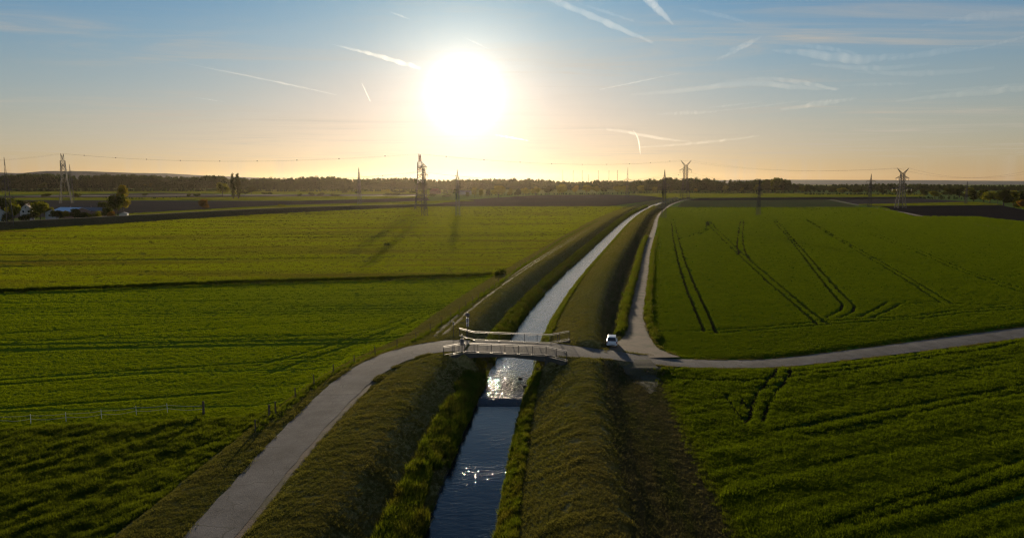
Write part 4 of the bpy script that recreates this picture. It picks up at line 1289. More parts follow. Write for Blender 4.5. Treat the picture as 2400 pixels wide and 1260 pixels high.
# stones at the right water edge, ducks on the upper water
for i, (px, py) in enumerate(((1192, 1115), (1182, 1150), (1178, 1182), (1174, 1208), (1170, 1232), (1168, 1250), (1229, 935), (1237, 905), (1228, 948))):
    low = py > 955
    p = G(px, py, Z_LOW if low else Z_UP)
    m = MB().ball((0, 0, 0), random.uniform(0.13, 0.24), 8, 6, (1.2, 1, 0.7))
    m.v = [(x * random.uniform(0.8, 1.2), y * random.uniform(0.8, 1.2), z * random.uniform(0.8, 1.2)) for x, y, z in m.v]
    o = m.build('stone', M['rock'])
    o.location = (p.x, p.y, p.z + 0.05)
    w = ('pale stone at the right water edge below the weir, number %s from the weir' % ['one', 'two', 'three', 'four', 'five', 'six'][i]) if low else ('pale stone on the right bank beside the weir, ' + ['middle one', 'farthest one', 'nearest one'][i - 6])
    tag(o, w, 'stone', 'stones along the right water edge')
def duck(px, py, rz, label):
    p = G(px, py, Z_UP)
    d = empty('duck', (p.x, p.y, Z_UP), rz)
    tag(d, label, 'duck', 'ducks on the canal')
    m = MB()
    ys = [(-0.32, 0.10, 0.02), (-0.26, 0.07, 0.05), (-0.12, 0.06, 0.10), (0.04, 0.06, 0.115), (0.16, 0.07, 0.09), (0.21, 0.13, 0.055), (0.23, 0.21, 0.045), (0.26, 0.27, 0.055), (0.31, 0.27, 0.04), (0.335, 0.26, 0.02), (0.39, 0.245, 0.012)]
    m.tube([(0, y, z) for y, z, r in ys], [r for y, z, r in ys], 8).build('body', M['duck'], d, True)
    for s in (-1, 1):
        MB().ball((s * 0.085, -0.06, 0.10), 0.13, 8, 6, (0.28, 1.2, 0.5)).build('wing', M['duck'], d, True)
duck(1219, 886, R(70), 'dark duck swimming on the glittering water near the bridge')
duck(1230, 905, R(110), 'dark duck close to the right bank above the weir')

# ------------------------------------------------------------------ trees
def leaves(lobes, n, size, seed, flat=0.0):
    """leaf-sized quads spread over the shells of overlapping lobes"""
    r = np.random.default_rng(seed)
    L = np.array(lobes)
    w = L[:, 3] ** 2
    pick = r.choice(len(L), n, p=w / w.sum())
    d = r.normal(size=(n, 3)); d /= np.linalg.norm(d, axis=1, keepdims=True)
    q = r.uniform(0.55, 1.05, (n, 1)) ** 0.7
    c = L[pick, :3] + d * q * L[pick, 3:4] * np.array([1, 1, 0.85])
    nrm = d + r.normal(size=(n, 3)) * 0.7
    nrm /= np.linalg.norm(nrm, axis=1, keepdims=True)
    t = np.cross(nrm, r.normal(size=(n, 3))); t /= np.linalg.norm(t, axis=1, keepdims=True)
    b = np.cross(nrm, t)
    s = size * r.uniform(0.6, 1.3, (n, 1))
    V = np.stack([c - t * s, c + b * s * 0.6, c + t * s, c - b * s * 0.6], 1).reshape(-1, 3)
    return V, np.arange(4 * n).reshape(-1, 4)

def crown_lobes(kind, h, w, seed):
    r = np.random.default_rng(seed)
    L = []
    if kind == 'round':
        for i in range(13):
            t = r.uniform(0, 6.28); z = r.uniform(0.36, 0.86)
            k = math.sin(math.pi * min(1, max(0, (z - 0.2) / 0.8))) ** 0.7
            q = w * 0.36 * k * math.sqrt(r.uniform(0.15, 1))
            L.append((q * math.cos(t), q * math.sin(t), z * h, w * r.uniform(0.17, 0.27)))
        L.append((0, 0, 0.62 * h, w * 0.3))
    elif kind == 'tall':
        for i in range(16):
            z = 0.24 + 0.62 * (i + r.uniform(-0.4, 0.4)) / 15; t = r.uniform(0, 6.28)
            q = w * 0.30 * math.sin(math.pi * (0.15 + 0.8 * z)) * r.uniform(0.2, 1)
            L.append((q * math.cos(t), q * math.sin(t), z * h, w * r.uniform(0.16, 0.25)))
    elif kind == 'poplar':
        for i in range(16):
            z = 0.1 + 0.86 * i / 15; t = r.uniform(0, 6.28)
            q = w * 0.12 * r.uniform(0, 1)
            L.append((q * math.cos(t), q * math.sin(t), z * h, w * 0.36 * math.sin(math.pi * (0.12 + 0.8 * i / 15)) ** 0.6 * r.uniform(0.8, 1.1)))
    else:   # bush
        for i in range(11):
            t = r.uniform(0, 6.28); q = w * 0.36 * math.sqrt(r.uniform(0, 1))
            L.append((q * math.cos(t), q * math.sin(t), h * r.uniform(0.25, 0.68), min(w, h) * r.uniform(0.2, 0.33)))
    return L

def trunk_mesh(h, w, kind, seed):
    r = random.Random(seed)
    m = MB()
    top = 0.75 * h if kind != 'bush' else 0.5 * h
    rad = max(0.06, h * 0.018)
    pts = [(r.uniform(-1, 1) * 0.01 * h * i, r.uniform(-1, 1) * 0.01 * h * i, top * i / 4 - 0.3 * (i == 0)) for i in range(5)]
    m.tube(pts, [rad * 1.3, rad, rad * 0.8, rad * 0.5, rad * 0.2], 7)
    for i in range(5):
        t = r.uniform(0, 6.28); z = top * r.uniform(0.3, 0.75); q = w * 0.3
        m.tube([(0, 0, z), (q * 0.5 * math.cos(t), q * 0.5 * math.sin(t), z + 0.10 * h), (q * math.cos(t), q * math.sin(t), z + 0.18 * h)], [rad * 0.5, rad * 0.35, rad * 0.12], 5)
    return m.mesh('trunk', M['bark'])

PROTO = {}
def proto(kind, var, h, w, n, size):
    key = (kind, var)
    if key not in PROTO:
        sd = hash_seed(kind, var)
        V, F_ = leaves(crown_lobes(kind, h, w, sd), n, size, sd + 1)
        PROTO[key] = (npmesh('crown_' + kind, V, F_), trunk_mesh(h, w, kind, sd), h, w)
    return PROTO[key]
def hash_seed(kind, var):
    return sum(ord(c) * (i + 3) for i, c in enumerate(kind)) + var * 101
SHAPES = {'round': (10, 9, 1700, 0.44), 'tall': (16, 10, 1900, 0.5), 'poplar': (20, 5, 1700, 0.42), 'bush': (3.2, 4.0, 1100, 0.17)}
def tree(name, x, y, h, w, kind, mat, label, cat='tree', group=None, var=None, z=0.0):
    H0, W0, n, s = SHAPES[kind]
    var = random.randrange(4) if var is None else var
    cm, tm, _, _ = proto(kind, var, H0, W0, n, s)
    key = (kind, var, mat)
    if key not in PROTO:
        c = cm.copy(); c.materials.clear(); c.materials.append(M[mat]); PROTO[key] = c
    t = empty(name, (x, y, z), random.uniform(0, 6.28))
    t.scale = (w / W0, w / W0, h / H0)
    tag(t, label, cat, group)
    link('trunk', tm, None, t)
    link('crown', PROTO[key], None, t)
    return t
def at(px, base):       # ground point under a pixel
    return G(px, base, 0.0)
def hpx(px_h, y):       # metres for a pixel height at distance y
    return px_h * y / 1600 * 1.0
ORD = ['first', 'second', 'third', 'fourth', 'fifth', 'sixth', 'seventh', 'eighth', 'ninth', 'tenth', 'eleventh', 'twelfth', 'thirteenth', 'fourteenth', 'fifteenth', 'sixteenth', 'seventeenth', 'eighteenth', 'nineteenth', 'twentieth', 'twenty-first', 'twenty-second', 'twenty-third', 'twenty-fourth', 'twenty-fifth', 'twenty-sixth', 'twenty-seventh', 'twenty-eighth', 'twenty-ninth', 'thirtieth']

# avenue of round trees across the middle distance: (pixel x, base y, pixel height, pixel width)
AV = [(1095, 464, 15, 10), (1112, 464, 24, 12), (1128, 464, 22, 14), (1145, 463, 20, 14), (1168, 463, 28, 36), (1195, 462, 20, 14), (1213, 462, 18, 18), (1232, 460, 20, 22), (1255, 459, 21, 26), (1285, 458, 22, 28), (1312, 458, 22, 22),
      (1318, 456, 24, 24), (1349, 455, 20, 22), (1375, 455, 22, 24), (1398, 455, 19, 20), (1415, 455, 19, 18), (1448, 454, 19, 20), (1466, 454, 20, 20), (1484, 453, 20, 20), (1502, 452, 18, 22), (1535, 452, 14, 14), (1573, 452, 13, 12), (1630, 452, 11, 12), (1700, 451, 16, 16), (1720, 451, 12, 14), (1738, 451, 12, 14), (1772, 451, 18, 20)]
for i, (px, by, ph_, pw) in enumerate(AV):
    p = at(px, by)
    gold = i in (12, 22)
    tree('avenue_tree', p.x, p.y, hpx(ph_, p.y), hpx(pw, p.y), 'round', 'lf_gold' if gold else ('lf_a' if i % 3 else 'lf_dark'),
         '%s round-crowned tree from the left in the avenue crossing the middle distance' % ORD[i], 'tree', 'avenue of round trees in the middle distance')
# bushes on the strips left of the sun
BU = [(108, 462, 12, 20, 0), (180, 463, 13, 22, 0), (340, 459, 8, 14, 0), (443, 461, 10, 14, 0), (462, 461, 10, 16, 0), (575, 455, 9, 22, 0), (620, 456, 7, 16, 0), (634, 456, 7, 16, 0), (702, 460, 7, 16, 0), (730, 459, 11, 14, 0), (752, 459, 9, 20, 0), (786, 460, 7, 24, 0), (806, 453, 11, 18, 0), (838, 455, 9, 14, 0), (915, 459, 8, 40, 0), (905, 452, 10, 22, 1), (935, 453, 8, 34, 0), (968, 453, 7, 18, 0), (658, 486, 9, 18, 1), (985, 462, 8, 20, 0), (1010, 461, 8, 24, 0), (1050, 462, 8, 30, 0)]
for i, (px, by, ph_, pw, k) in enumerate(BU):
    p = at(px, by)
    tree('shrub', p.x, p.y, hpx(ph_, p.y), hpx(pw, p.y), 'bush', 'lf_a' if k else 'lf_dark',
         '%s low bush from the left on the field strips left of the sun' % ORD[i], 'bush', 'bushes on the far field strips')
def one(px, by, ph_, pw, kind, mat, label, name='tree', cat='tree', var=None):
    p = at(px, by)
    return tree(name, p.x, p.y, hpx(ph_, p.y), hpx(pw, p.y), kind, mat, label, cat, None, var)
one(547, 466, 60, 15, 'poplar', 'lf_dark', 'left one of the two tall dark poplars standing side by side', 'poplar_tree', 'tree', 0)
one(559, 466, 60, 17, 'poplar', 'lf_dark', 'right one of the two tall dark poplars standing side by side', 'poplar_tree', 'tree', 1)
one(522, 463, 36, 34, 'round', 'lf_a', 'leafy light green tree left of the two tall poplars', 'round_tree')
one(590, 456, 18, 22, 'round', 'lf_dark', 'small dark tree right of the two tall poplars', 'round_tree')
one(478, 494, 28, 30, 'round', 'lf_rust', 'small rust-coloured tree alone behind the dike', 'rusty_tree')
one(103, 447, 20, 22, 'round', 'lf_a', 'light green tree at the forest edge behind the farm', 'round_tree')
one(352, 446, 17, 26, 'round', 'lf_a', 'light green tree at the forest edge right of the golden tree', 'round_tree')
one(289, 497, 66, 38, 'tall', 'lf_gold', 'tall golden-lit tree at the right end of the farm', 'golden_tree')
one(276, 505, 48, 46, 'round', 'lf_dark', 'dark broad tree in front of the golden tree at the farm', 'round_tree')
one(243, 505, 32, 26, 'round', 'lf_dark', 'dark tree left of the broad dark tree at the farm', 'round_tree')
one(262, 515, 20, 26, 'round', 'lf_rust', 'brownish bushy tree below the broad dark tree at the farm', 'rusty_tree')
one(95, 515, 42, 44, 'round', 'lf_a', 'green garden tree right of the white gabled house', 'round_tree')
one(118, 514, 28, 22, 'round', 'lf_a', 'lower green tree between the white house and the shed', 'round_tree')
one(32, 520, 44, 32, 'round', 'lf_a', 'green tree left of the white gabled house', 'round_tree')
one(10, 512, 50, 50, 'round', 'lf_dark', 'large dark tree at the left picture edge behind the farm', 'round_tree')
one(45, 500, 32, 50, 'round', 'lf_dark', 'dark tree mass behind the white gabled house', 'round_tree')
one(82, 500, 30, 60, 'round', 'lf_dark', 'dark broad tree behind the garden tree at the farm', 'round_tree')
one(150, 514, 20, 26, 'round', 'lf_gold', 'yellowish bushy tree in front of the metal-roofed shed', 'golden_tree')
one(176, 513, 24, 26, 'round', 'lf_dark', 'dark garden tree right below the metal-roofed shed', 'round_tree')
one(56, 519, 22, 30, 'bush', 'lf_dark', 'dark shrub in front of the white gabled house', 'shrub', 'bush')
one(78, 519, 24, 30, 'round', 'lf_dark', 'dark small tree right in front of the white gabled house', 'round_tree')
one(134, 517, 24, 30, 'round', 'lf_dark', 'dark small tree in front of the low white annexe', 'round_tree')
one(15, 521, 26, 34, 'bush', 'lf_dark', 'dark shrub in front of the building at the left picture edge', 'shrub', 'bush')
one(188, 514, 20, 30, 'bush', 'lf_dark', 'dark shrub between the metal-roofed shed and the long barn', 'shrub', 'bush')
one(252, 511, 26, 34, 'round', 'lf_dark', 'dark bushy tree hiding the right end of the long barn', 'round_tree')
one(205, 512, 18, 30, 'bush', 'lf_a', 'green shrub in front of the long low barn', 'shrub', 'bush')
one(232, 511, 20, 26, 'bush', 'lf_a', 'green shrub at the right end of the long low barn', 'shrub', 'bush')
one(1172, 651, 29, 28, 'bush', 'lf_dark', 'round dark bush at the end of the ditch beside the fence', 'shrub', 'bush', 0)
one(908, 577, 10, 15, 'bush', 'lf_dark', 'small dark bush alone in the middle of the left field', 'shrub', 'bush', 1)
# clump on the right below the bridge shadow
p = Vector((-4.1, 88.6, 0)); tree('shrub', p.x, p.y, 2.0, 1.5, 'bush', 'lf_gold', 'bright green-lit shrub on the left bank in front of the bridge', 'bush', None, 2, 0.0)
# trees on the right, in front of the far wood
RT = [(1815, 451, 36, 42, 'tall'), (1795, 451, 32, 30, 'tall'), (1835, 451, 30, 26, 'tall'), (1880, 453, 18, 20, 'round'), (1892, 454, 20, 16, 'round'), (1950, 454, 16, 22, 'round'), (1975, 455, 15, 30, 'round'), (2010, 455, 12, 24, 'round'), (2068, 456, 12, 26, 'round'), (2100, 456, 12, 24, 'round'), (2132, 458, 14, 24, 'round'),
      (2165, 463, 20, 24, 'round'), (2190, 464, 16, 34, 'round'), (2222, 463, 22, 32, 'round'), (2248, 463, 26, 40, 'tall'), (2270, 462, 24, 30, 'tall'), (2282, 472, 28, 34, 'tall'), (2305, 473, 30, 36, 'tall'), (2320, 477, 28, 40, 'round'), (2338, 478, 30, 30, 'round'), (2352, 482, 40, 44, 'tall'), (2375, 481, 36, 40, 'tall'), (2395, 480, 34, 40, 'tall'), (2262, 466, 12, 20, 'round'), (2430, 486, 40, 50, 'tall'), (2388, 491, 22, 30, 'round')]
for i, (px, by, ph_, pw, k) in enumerate(RT):
    p = at(px, by)
    tree('field_edge_tree', p.x, p.y, hpx(ph_, p.y), hpx(pw, p.y), k, ['lf_a', 'lf_dark', 'lf_dark'][i % 3],
         '%s tree from the left among the trees right of the avenue' % ORD[i], 'tree', 'trees along the right field edges')
p = at(2394, 492); tree('rusty_tree', p.x, p.y, hpx(24, p.y), hpx(20, p.y), 'round', 'lf_rust', 'reddish bush at the right picture edge above the dark field', 'bush')

# dense woods on the horizon: one mass
def wood_proto(seed, kind):
    H0, W0 = (26, 13) if kind == 'tall' else (20, 15)
    V, F_ = leaves(crown_lobes(kind, H0, W0, seed), 420, 1.15, seed)
    o = bpy.data.objects.new('wood_tree', npmesh('wood_tree', V, F_, False, [M['lf_forest']]))
    return o
WC = proto_collection('wood_protos', [wood_proto(300 + i, k) for i, k in enumerate(('tall', 'round', 'tall', 'round', 'tall'))])
def wood(name, bands, label, seed):
    r = np.random.default_rng(seed)
    Ps, Ss = [], []
    for (x0, x1, b0, b1, depth, hpx0, hpx1, dens) in bands:
        # band between two pixels with base rows b0, b1 and skyline rows hpx0, hpx1
        A0, A1 = G(x0, b0, 0), G(x1, b1, 0)
        Ln = (A1 - A0).length
        n = int(Ln * depth / dens)
        t = r.uniform(0, 1, n); q = r.uniform(0, 1, n) ** 1.3
        X = A0.x + (A1.x - A0.x) * t; Y = A0.y + (A1.y - A0.y) * t
        top = hpx0 + (hpx1 - hpx0) * t
        hgt = H + (425 - top) / 1600 * (Y + depth * 0.5)
        k = 1 + q * depth / Y
        jag = 0.78 + 0.4 * r.uniform(0, 1, n) ** 2.0 + 0.5 * fbm(X * 0.012, Y * 0.012, seed, 3)
        Ps.append(np.stack([X * k, Y * k, np.full(n, -1.0)], 1))
        Ss.append(hgt / 25.0 * jag * 0.9)
    return tag(scatter(name, WC, 5, np.concatenate(Ps), np.concatenate(Ss), seed, 0.02), label, 'forest', kind='stuff')
wood('forest', [(-250, 0, 447, 447, 220, 409, 409, 75), (0, 320, 447, 446, 220, 409, 411, 75), (320, 700, 446, 447, 220, 413, 416, 75), (700, 1000, 447, 447, 220, 415, 416, 75), (1000, 1480, 447, 447, 240, 418, 424, 85)], 'dense dark forest along the horizon left of and below the sun', 401)
wood('forest', [(1480, 1600, 450, 450, 160, 420, 416, 60), (1600, 1850, 450, 450, 160, 416, 419, 60)], 'dark wood right of the canal end, below the cat-head pylon', 402)
wood('forest', [(1830, 2180, 447, 447, 200, 430, 428, 90), (2180, 2650, 447, 449, 260, 430, 434, 100)], 'pale hazy forest along the horizon on the right', 403)
# hedge of low scrub at the forest foot
def hedge(name, runs, label, seed):
    r = np.random.default_rng(seed)
    Ps, Ss = [], []
    for (x0, x1, b0, b1, hp) in runs:
        A0, A1 = G(x0, b0, 0), G(x1, b1, 0)
        n = int((A1 - A0).length / 2.5)
        t = r.uniform(0, 1, n)
        X = A0.x + (A1.x - A0.x) * t + r.normal(0, 4, n); Y = A0.y + (A1.y - A0.y) * t + r.normal(0, 8, n)
        Ps.append(np.stack([X, Y, np.full(n, -0.6)], 1))
        Ss.append(hp / 1600 * Y / 22.0 * r.uniform(0.5, 1.25, n))
    return tag(scatter(name, WC, 5, np.concatenate(Ps), np.concatenate(Ss), seed, 0.05), label, 'hedge', kind='stuff')
hedge('scrub_hedge', [(-100, 480, 449, 449, 9), (560, 1000, 449.5, 449.5, 8), (320, 420, 467, 465, 5), (240, 330, 466, 467, 5)], 'low scrub along the foot of the left forest', 411)
hedge('scrub_hedge', [(1480, 1850, 453, 453, 6), (1885, 2150, 457, 457.5, 6), (1850, 2200, 451, 451, 9), (2150, 2260, 466, 468, 8)], 'low hedge line across the right middle distance', 412)
hedge('scrub_hedge', [(1010, 1100, 453, 455, 9), (1090, 1490, 459, 454.5, 5)], 'low scrub under the avenue trees', 413)

# ------------------------------------------------------------------ farm buildings
def house(name, px, by, w, d, eave, ridge, rz, wall, roof, label, wins=(), doors=(), z=0.0):
    p = at(px, by)
    b = empty(name, (p.x, p.y, z), rz)
    tag(b, label, 'building')
    # ridge along y; gable faces -y
    hw, hd = w / 2, d / 2
    MB().add([(-hw, -hd, 0), (hw, -hd, 0), (hw, -hd, eave), (0, -hd, ridge), (-hw, -hd, eave), (-hw, hd, 0), (hw, hd, 0), (hw, hd, eave), (0, hd, ridge), (-hw, hd, eave)],
             [(0, 1, 2, 3, 4), (9, 8, 7, 6, 5), (1, 6, 7, 2), (5, 0, 4, 9)]).build('wall', M[wall], b)
    m = MB()
    ov, th = 0.35, 0.18
    for s in (-1, 1):
        sl_ = (ridge - eave) / hw
        e = Vector((s * (hw + ov), 0, eave - ov * sl_))
        vs = []
        for y in (-hd - ov, hd + ov):
            vs += [(e.x, y, e.z + 0.02), (0, y, ridge + 0.02), (0, y, ridge + th), (e.x, y, e.z + th)]
        m.add(vs, [(0, 1, 2, 3), (7, 6, 5, 4), (0, 4, 5, 1), (1, 5, 6, 2), (2, 6, 7, 3), (3, 7, 4, 0)])
    rf = m.build('roof', M[roof], b)
    if wall in ('wall_white', 'wall_brick') and ridge > 6:
        MB().box((hw * 0.3, hd * 0.3, ridge + 0.1), (0.7, 0.7, 1.6)).build('chimney', M['wall_brick'], rf)
    for (x, zc_, ww, hh) in wins:
        f = MB().box((x, -hd - 0.03, zc_), (ww + 0.16, 0.06, hh + 0.16)).build('window', M['white'], b)
        MB().box((x, -hd - 0.07, zc_), (ww, 0.03, hh)).build('pane', M['glass'], f)
    for (x, ww, hh) in doors:
        MB().box((x, -hd - 0.03, hh / 2), (ww, 0.07, hh)).build('door', M['wood'], b)
    return b
house('farmhouse', 65, 515, 6.4, 10, 7.2, 10.2, R(28), 'wall_white', 'tile_dark', 'white gabled farmhouse behind the dike at the far left', [(-1.4, 5.6, 0.9, 1.3), (1.4, 5.6, 0.9, 1.3), (0, 8.3, 0.8, 1.0), (-1.5, 2.6, 0.9, 1.3)], [(1.3, 1.0, 2.1)])
house('farmhouse', 122, 514, 7, 9, 4.8, 6.6, R(35), 'wall_white', 'tile_dark', 'low white annexe half hidden behind the green garden trees', [(-1.5, 2.8, 0.9, 1.2), (1.5, 2.8, 0.9, 1.2)])
house('farmhouse', -2, 518, 8, 9, 5.4, 8.4, R(40), 'wall_white', 'roof_dull', 'white building cut by the left picture edge', [(2.2, 3.4, 1.0, 1.3), (-1.5, 3.4, 1.0, 1.3)])
house('metal_roof_shed', 168, 510, 13, 20, 4.6, 7.0, R(70), 'wall_brick', 'roof_metal', 'shed with a pale blue shiny metal roof at the farm', [(-3, 2.4, 1.4, 1.0), (3, 2.4, 1.4, 1.0)], [(0, 3.0, 3.4)])
house('long_barn', 222, 507, 9, 24, 4.2, 6.4, R(80), 'wall_brick', 'roof_dull', 'long low barn with a dull grey roof at the farm', [(-2, 2.2, 1.2, 0.9), (2, 2.2, 1.2, 0.9)])
house('small_shed', 291, 513, 4.6, 6, 3.6, 4.4, R(20), 'wall_white', 'roof_dull', 'small pale shed below the golden tree', [(0.8, 2.0, 0.8, 0.8)])
house('far_farmhouse', 1020, 454, 14, 18, 6, 10.5, R(50), 'wall_brick', 'tile_red', 'hazy red-roofed farmhouse at the forest foot left of the avenue', [(-3, 3.4, 1.4, 1.6), (3, 3.4, 1.4, 1.6)])
house('far_farmhouse', 1090, 456, 12, 22, 5, 8, R(75), 'wall_white', 'roof_dull', 'long hazy farm shed near the start of the avenue', [(-3, 3, 1.4, 1.4), (3, 3, 1.4, 1.4)])

# ------------------------------------------------------------------ pylons
def lattice(m, z0, w0, z1, w1, bays, t, d0=None, d1=None):
    """X bracing between four legs"""
    d0 = d0 or w0; d1 = d1 or w1
    for i in range(bays):
        a, b = i / bays, (i + 1) / bays
        za, zb = z0 + (z1 - z0) * a, z0 + (z1 - z0) * b
        wa, wb = w0 + (w1 - w0) * a, w0 + (w1 - w0) * b
        da, db = d0 + (d1 - d0) * a, d0 + (d1 - d0) * b
        ca = [(-wa / 2, -da / 2), (wa / 2, -da / 2), (wa / 2, da / 2), (-wa / 2, da / 2)]
        cb = [(-wb / 2, -db / 2), (wb / 2, -db / 2), (wb / 2, db / 2), (-wb / 2, db / 2)]
        for k in range(4):
            l = (k + 1) % 4
            m.bar((*ca[k], za), (*cb[l], zb), t).bar((*ca[l], za), (*cb[k], zb), t)
            m.bar((*cb[k], zb), (*cb[l], zb), t)

def legs(root, segs, t, mat, mat2=None):
    for sx in (-1, 1):
        for sy in (-1, 1):
            m = MB()
            for (z0, w0, z1, w1) in segs:
                m.bar((sx * w0 / 2, sy * w0 / 2, z0), (sx * w1 / 2, sy * w1 / 2, z1), t)
            m.build('leg', mat, root)

def big_pylon(px, base, toppx, yaw, label, banded=False):
    """tall lattice mast with a waist, two cross-arms and two horns spread in a V"""
    p = at(px, base)
    hgt = hpx(base - toppx, p.y) * 1.0
    r = empty('lattice_pylon', (p.x, p.y, 0), yaw)
    tag(r, label, 'pylon', 'tall pylons with V-shaped horns')
    s = hgt / 50.0
    st = M['steel']
    up = M['steel_l'] if banded else st
    segs = [(0, 10 * s, 24 * s, 5.0 * s), (24 * s, 5.0 * s, 43 * s, 3.8 * s)]
    legs(r, segs, 0.42, st)
    m = MB(); lattice(m, 0, 10 * s, 24 * s, 5.0 * s, 5, 0.14); m.build('lower_bracing', st, r)
    if banded:
        for i in range(5):
            m = MB(); z0, z1 = (24 + i * 3.8) * s, (24 + (i + 1) * 3.8) * s
            w0, w1 = (5.0 - 1.2 * i / 5) * s, (5.0 - 1.2 * (i + 1) / 5) * s
            lattice(m, z0, w0 * 1.03, z1, w1 * 1.03, 1, 0.2); m.build('upper_bracing', M['red'] if i % 2 else M['white'], r)
    else:
        m = MB(); lattice(m, 24 * s, 5.0 * s, 43 * s, 3.8 * s, 6, 0.2); m.build('upper_bracing', st, r)
    tips = {}
    def arm(z, half, hh, nm):
        m = MB()
        for sx in (-1, 1):
            tip = (sx * half, 0, z)
            for sy in (-1, 1):
                m.bar((sx * 1.9 * s, sy * 1.9 * s, z), tip, 0.2)
                m.bar((sx * 1.9 * s, sy * 1.9 * s, z + hh), tip, 0.2)
            n = 4
            for i in range(1, n):
                a = i / n
                x = sx * (1.9 * s + (half - 1.9 * s) * a)
                b = 1.9 * s * (1 - a)
                m.bar((x, -b, z), (x, b, z), 0.12).bar((x, -b, z), (x, -b, z + hh * (1 - a)), 0.12).bar((x, b, z), (x, b, z + hh * (1 - a)), 0.12)
                x2 = sx * (1.9 * s + (half - 1.9 * s) * (a - 1 / n))
                m.bar((x2, -1.9 * s * (1 - a + 1 / n), z), (x, -b, z + hh * (1 - a)), 0.12)
        m.build('crossarm', up if nm == 'top' else st, r)
        tips[nm] = (half, z)
    arm(37.5 * s, 8.2 * s, 3.0 * s, 'top')
    arm(24.5 * s, 12.5 * s, 2.8 * s, 'low')
    for sx in (-1, 1):
        m = MB()
        tip = (sx * 7.0 * s, 0, 50 * s)
        for sy in (-1, 1):
            m.bar((sx * 1.9 * s, sy * 1.2 * s, 43 * s), tip, 0.26)
            m.bar((-sx * 0.2 * s, sy * 0.6 * s, 43 * s), tip, 0.22)
        for i in range(1, 5):
            a = i / 5
            q0 = Vector((sx * 1.9 * s, 0, 43 * s)).lerp(Vector(tip), a); q1 = Vector((-sx * 0.2 * s, 0, 43 * s)).lerp(Vector(tip), a)
            m.bar(q0, q1, 0.14)
            m.bar(q0, Vector((-sx * 0.2 * s, 0, 43 * s)).lerp(Vector(tip), a - 0.2), 0.14)
        m.build('horn', M['red'] if banded else st, r)
        for nm in ('top', 'low'):
            half, z = tips[nm]
            for fx in (0.5, 0.92):
                MB().bar((sx * half * fx - 0.7 * s, 0, z), (sx * half * fx, 0, z - 3.4 * s), 0.16).bar((sx * half * fx + 0.7 * s, 0, z), (sx * half * fx, 0, z - 3.4 * s), 0.16).build('insulator', M['insul'], r)
    mw = Matrix.Translation(r.location) @ Matrix.Rotation(yaw, 4, 'Z')
    r_pts = {}
    for sx, nm in ((-1, 'a'), (1, 'b')):
        r_pts['horn' + nm] = mw @ Vector((sx * 7.0 * s, 0, 50 * s))
        for k in ('top', 'low'):
            half, z = tips[k]
            r_pts[k + nm] = mw @ Vector((sx * half * 0.92, 0, z - 3.4 * s))
            r_pts[k + 'i' + nm] = mw @ Vector((sx * half * 0.5, 0, z - 3.4 * s))
    return r_pts

def small_pylon(px, base, toppx, yaw, label, arms=((0.76, 0.10), (0.62, 0.17)), light=False, th=1.0):
    """slender lattice mast with a pointed top and two cross-arms"""
    p = at(px, base)
    hgt = hpx(base - toppx, p.y)
    r = empty('slim_pylon', (p.x, p.y, 0), yaw)
    tag(r, label, 'pylon', 'slender pylons with pointed tops')
    st = M['steel_l'] if light else M['steel']
    w0, w1 = hgt * 0.085, hgt * 0.035
    zt = hgt * arms[0][0]
    legs(r, [(0, w0, zt, w1)], 0.24 * th, st)
    m = MB(); lattice(m, 0, w0, zt, w1, 7, 0.085 * th); m.build('bracing', st, r)
    m = MB()
    for sx in (-1, 1):
        for sy in (-1, 1):
            m.bar((sx * w1 / 2, sy * w1 / 2, zt), (0, 0, hgt), 0.15)
    lattice(m, zt, w1, hgt * 0.94, w1 * 0.25, 3, 0.06)
    m.build('peak', st, r)
    out = []
    mw = Matrix.Translation(r.location) @ Matrix.Rotation(yaw, 4, 'Z')
    for fz_, fx in arms:
        z, half = hgt * fz_, hgt * fx
        m = MB()
        for sx in (-1, 1):
            tip = (sx * half, 0, z)
            for sy in (-1, 1):
                m.bar((sx * w1 * 0.5, sy * w1 * 0.5, z), tip, 0.24)
            m.bar((sx * w1 * 0.5, 0, z + hgt * 0.045), tip, 0.18)
            for i in range(1, 4):
                a = i / 4
                m.bar((sx * (w1 * 0.5 + (half - w1 * 0.5) * a), 0, z), (sx * (w1 * 0.5 + (half - w1 * 0.5) * (a - 0.25)), 0, z + hgt * 0.045 * (1.25 - a)), 0.12)
        m.build('crossarm', st, r)
        for sx in (-1, 1):
            MB().bar((sx * half * 0.96, 0, z), (sx * half * 0.96, 0, z - hgt * 0.045), 0.16).build('insulator', M['insul'], r)
            out.append(mw @ Vector((sx * half * 0.96, 0, z - hgt * 0.045)))
    out.append(mw @ Vector((0, 0, hgt)))
    return out

PA = big_pylon(155, 477, 362, R(113), 'tall dark lattice pylon behind the farm at the far left')
PB = big_pylon(986, 491, 363, R(91), 'tall red and white banded pylon left of the sun axis', True)
PCy = big_pylon(1605, 467, 377, R(6), 'tall V-horned pylon where the canal bends away')
PD = big_pylon(2110, 488, 395, R(-4), 'tall V-horned pylon in the dark field on the right')
s1 = small_pylon(25, 537, 370, R(35), 'slender pylon at the left picture edge in front of the dike', ((0.66, 0.05), (0.55, 0.055), (0.43, 0.075)), False, 1.25)
s2 = small_pylon(170, 477, 386, R(40), 'slender pale pylon just right of the tall pylon behind the farm', ((0.75, 0.06), (0.6, 0.08)), True)
s3 = small_pylon(843, 479, 393, R(70), 'slender pale pylon on the green strip between poplars and banded pylon', ((0.82, 0.05), (0.68, 0.07)), True)
s4 = small_pylon(995, 506, 384, R(62), 'slender dark pylon just right of the banded pylon', ((0.93, 0.10), (0.78, 0.13)))
s5 = small_pylon(1073, 506, 398, R(20), 'slender pale pylon standing directly below the sun', ((0.80, 0.045), (0.5, 0.06)), True)
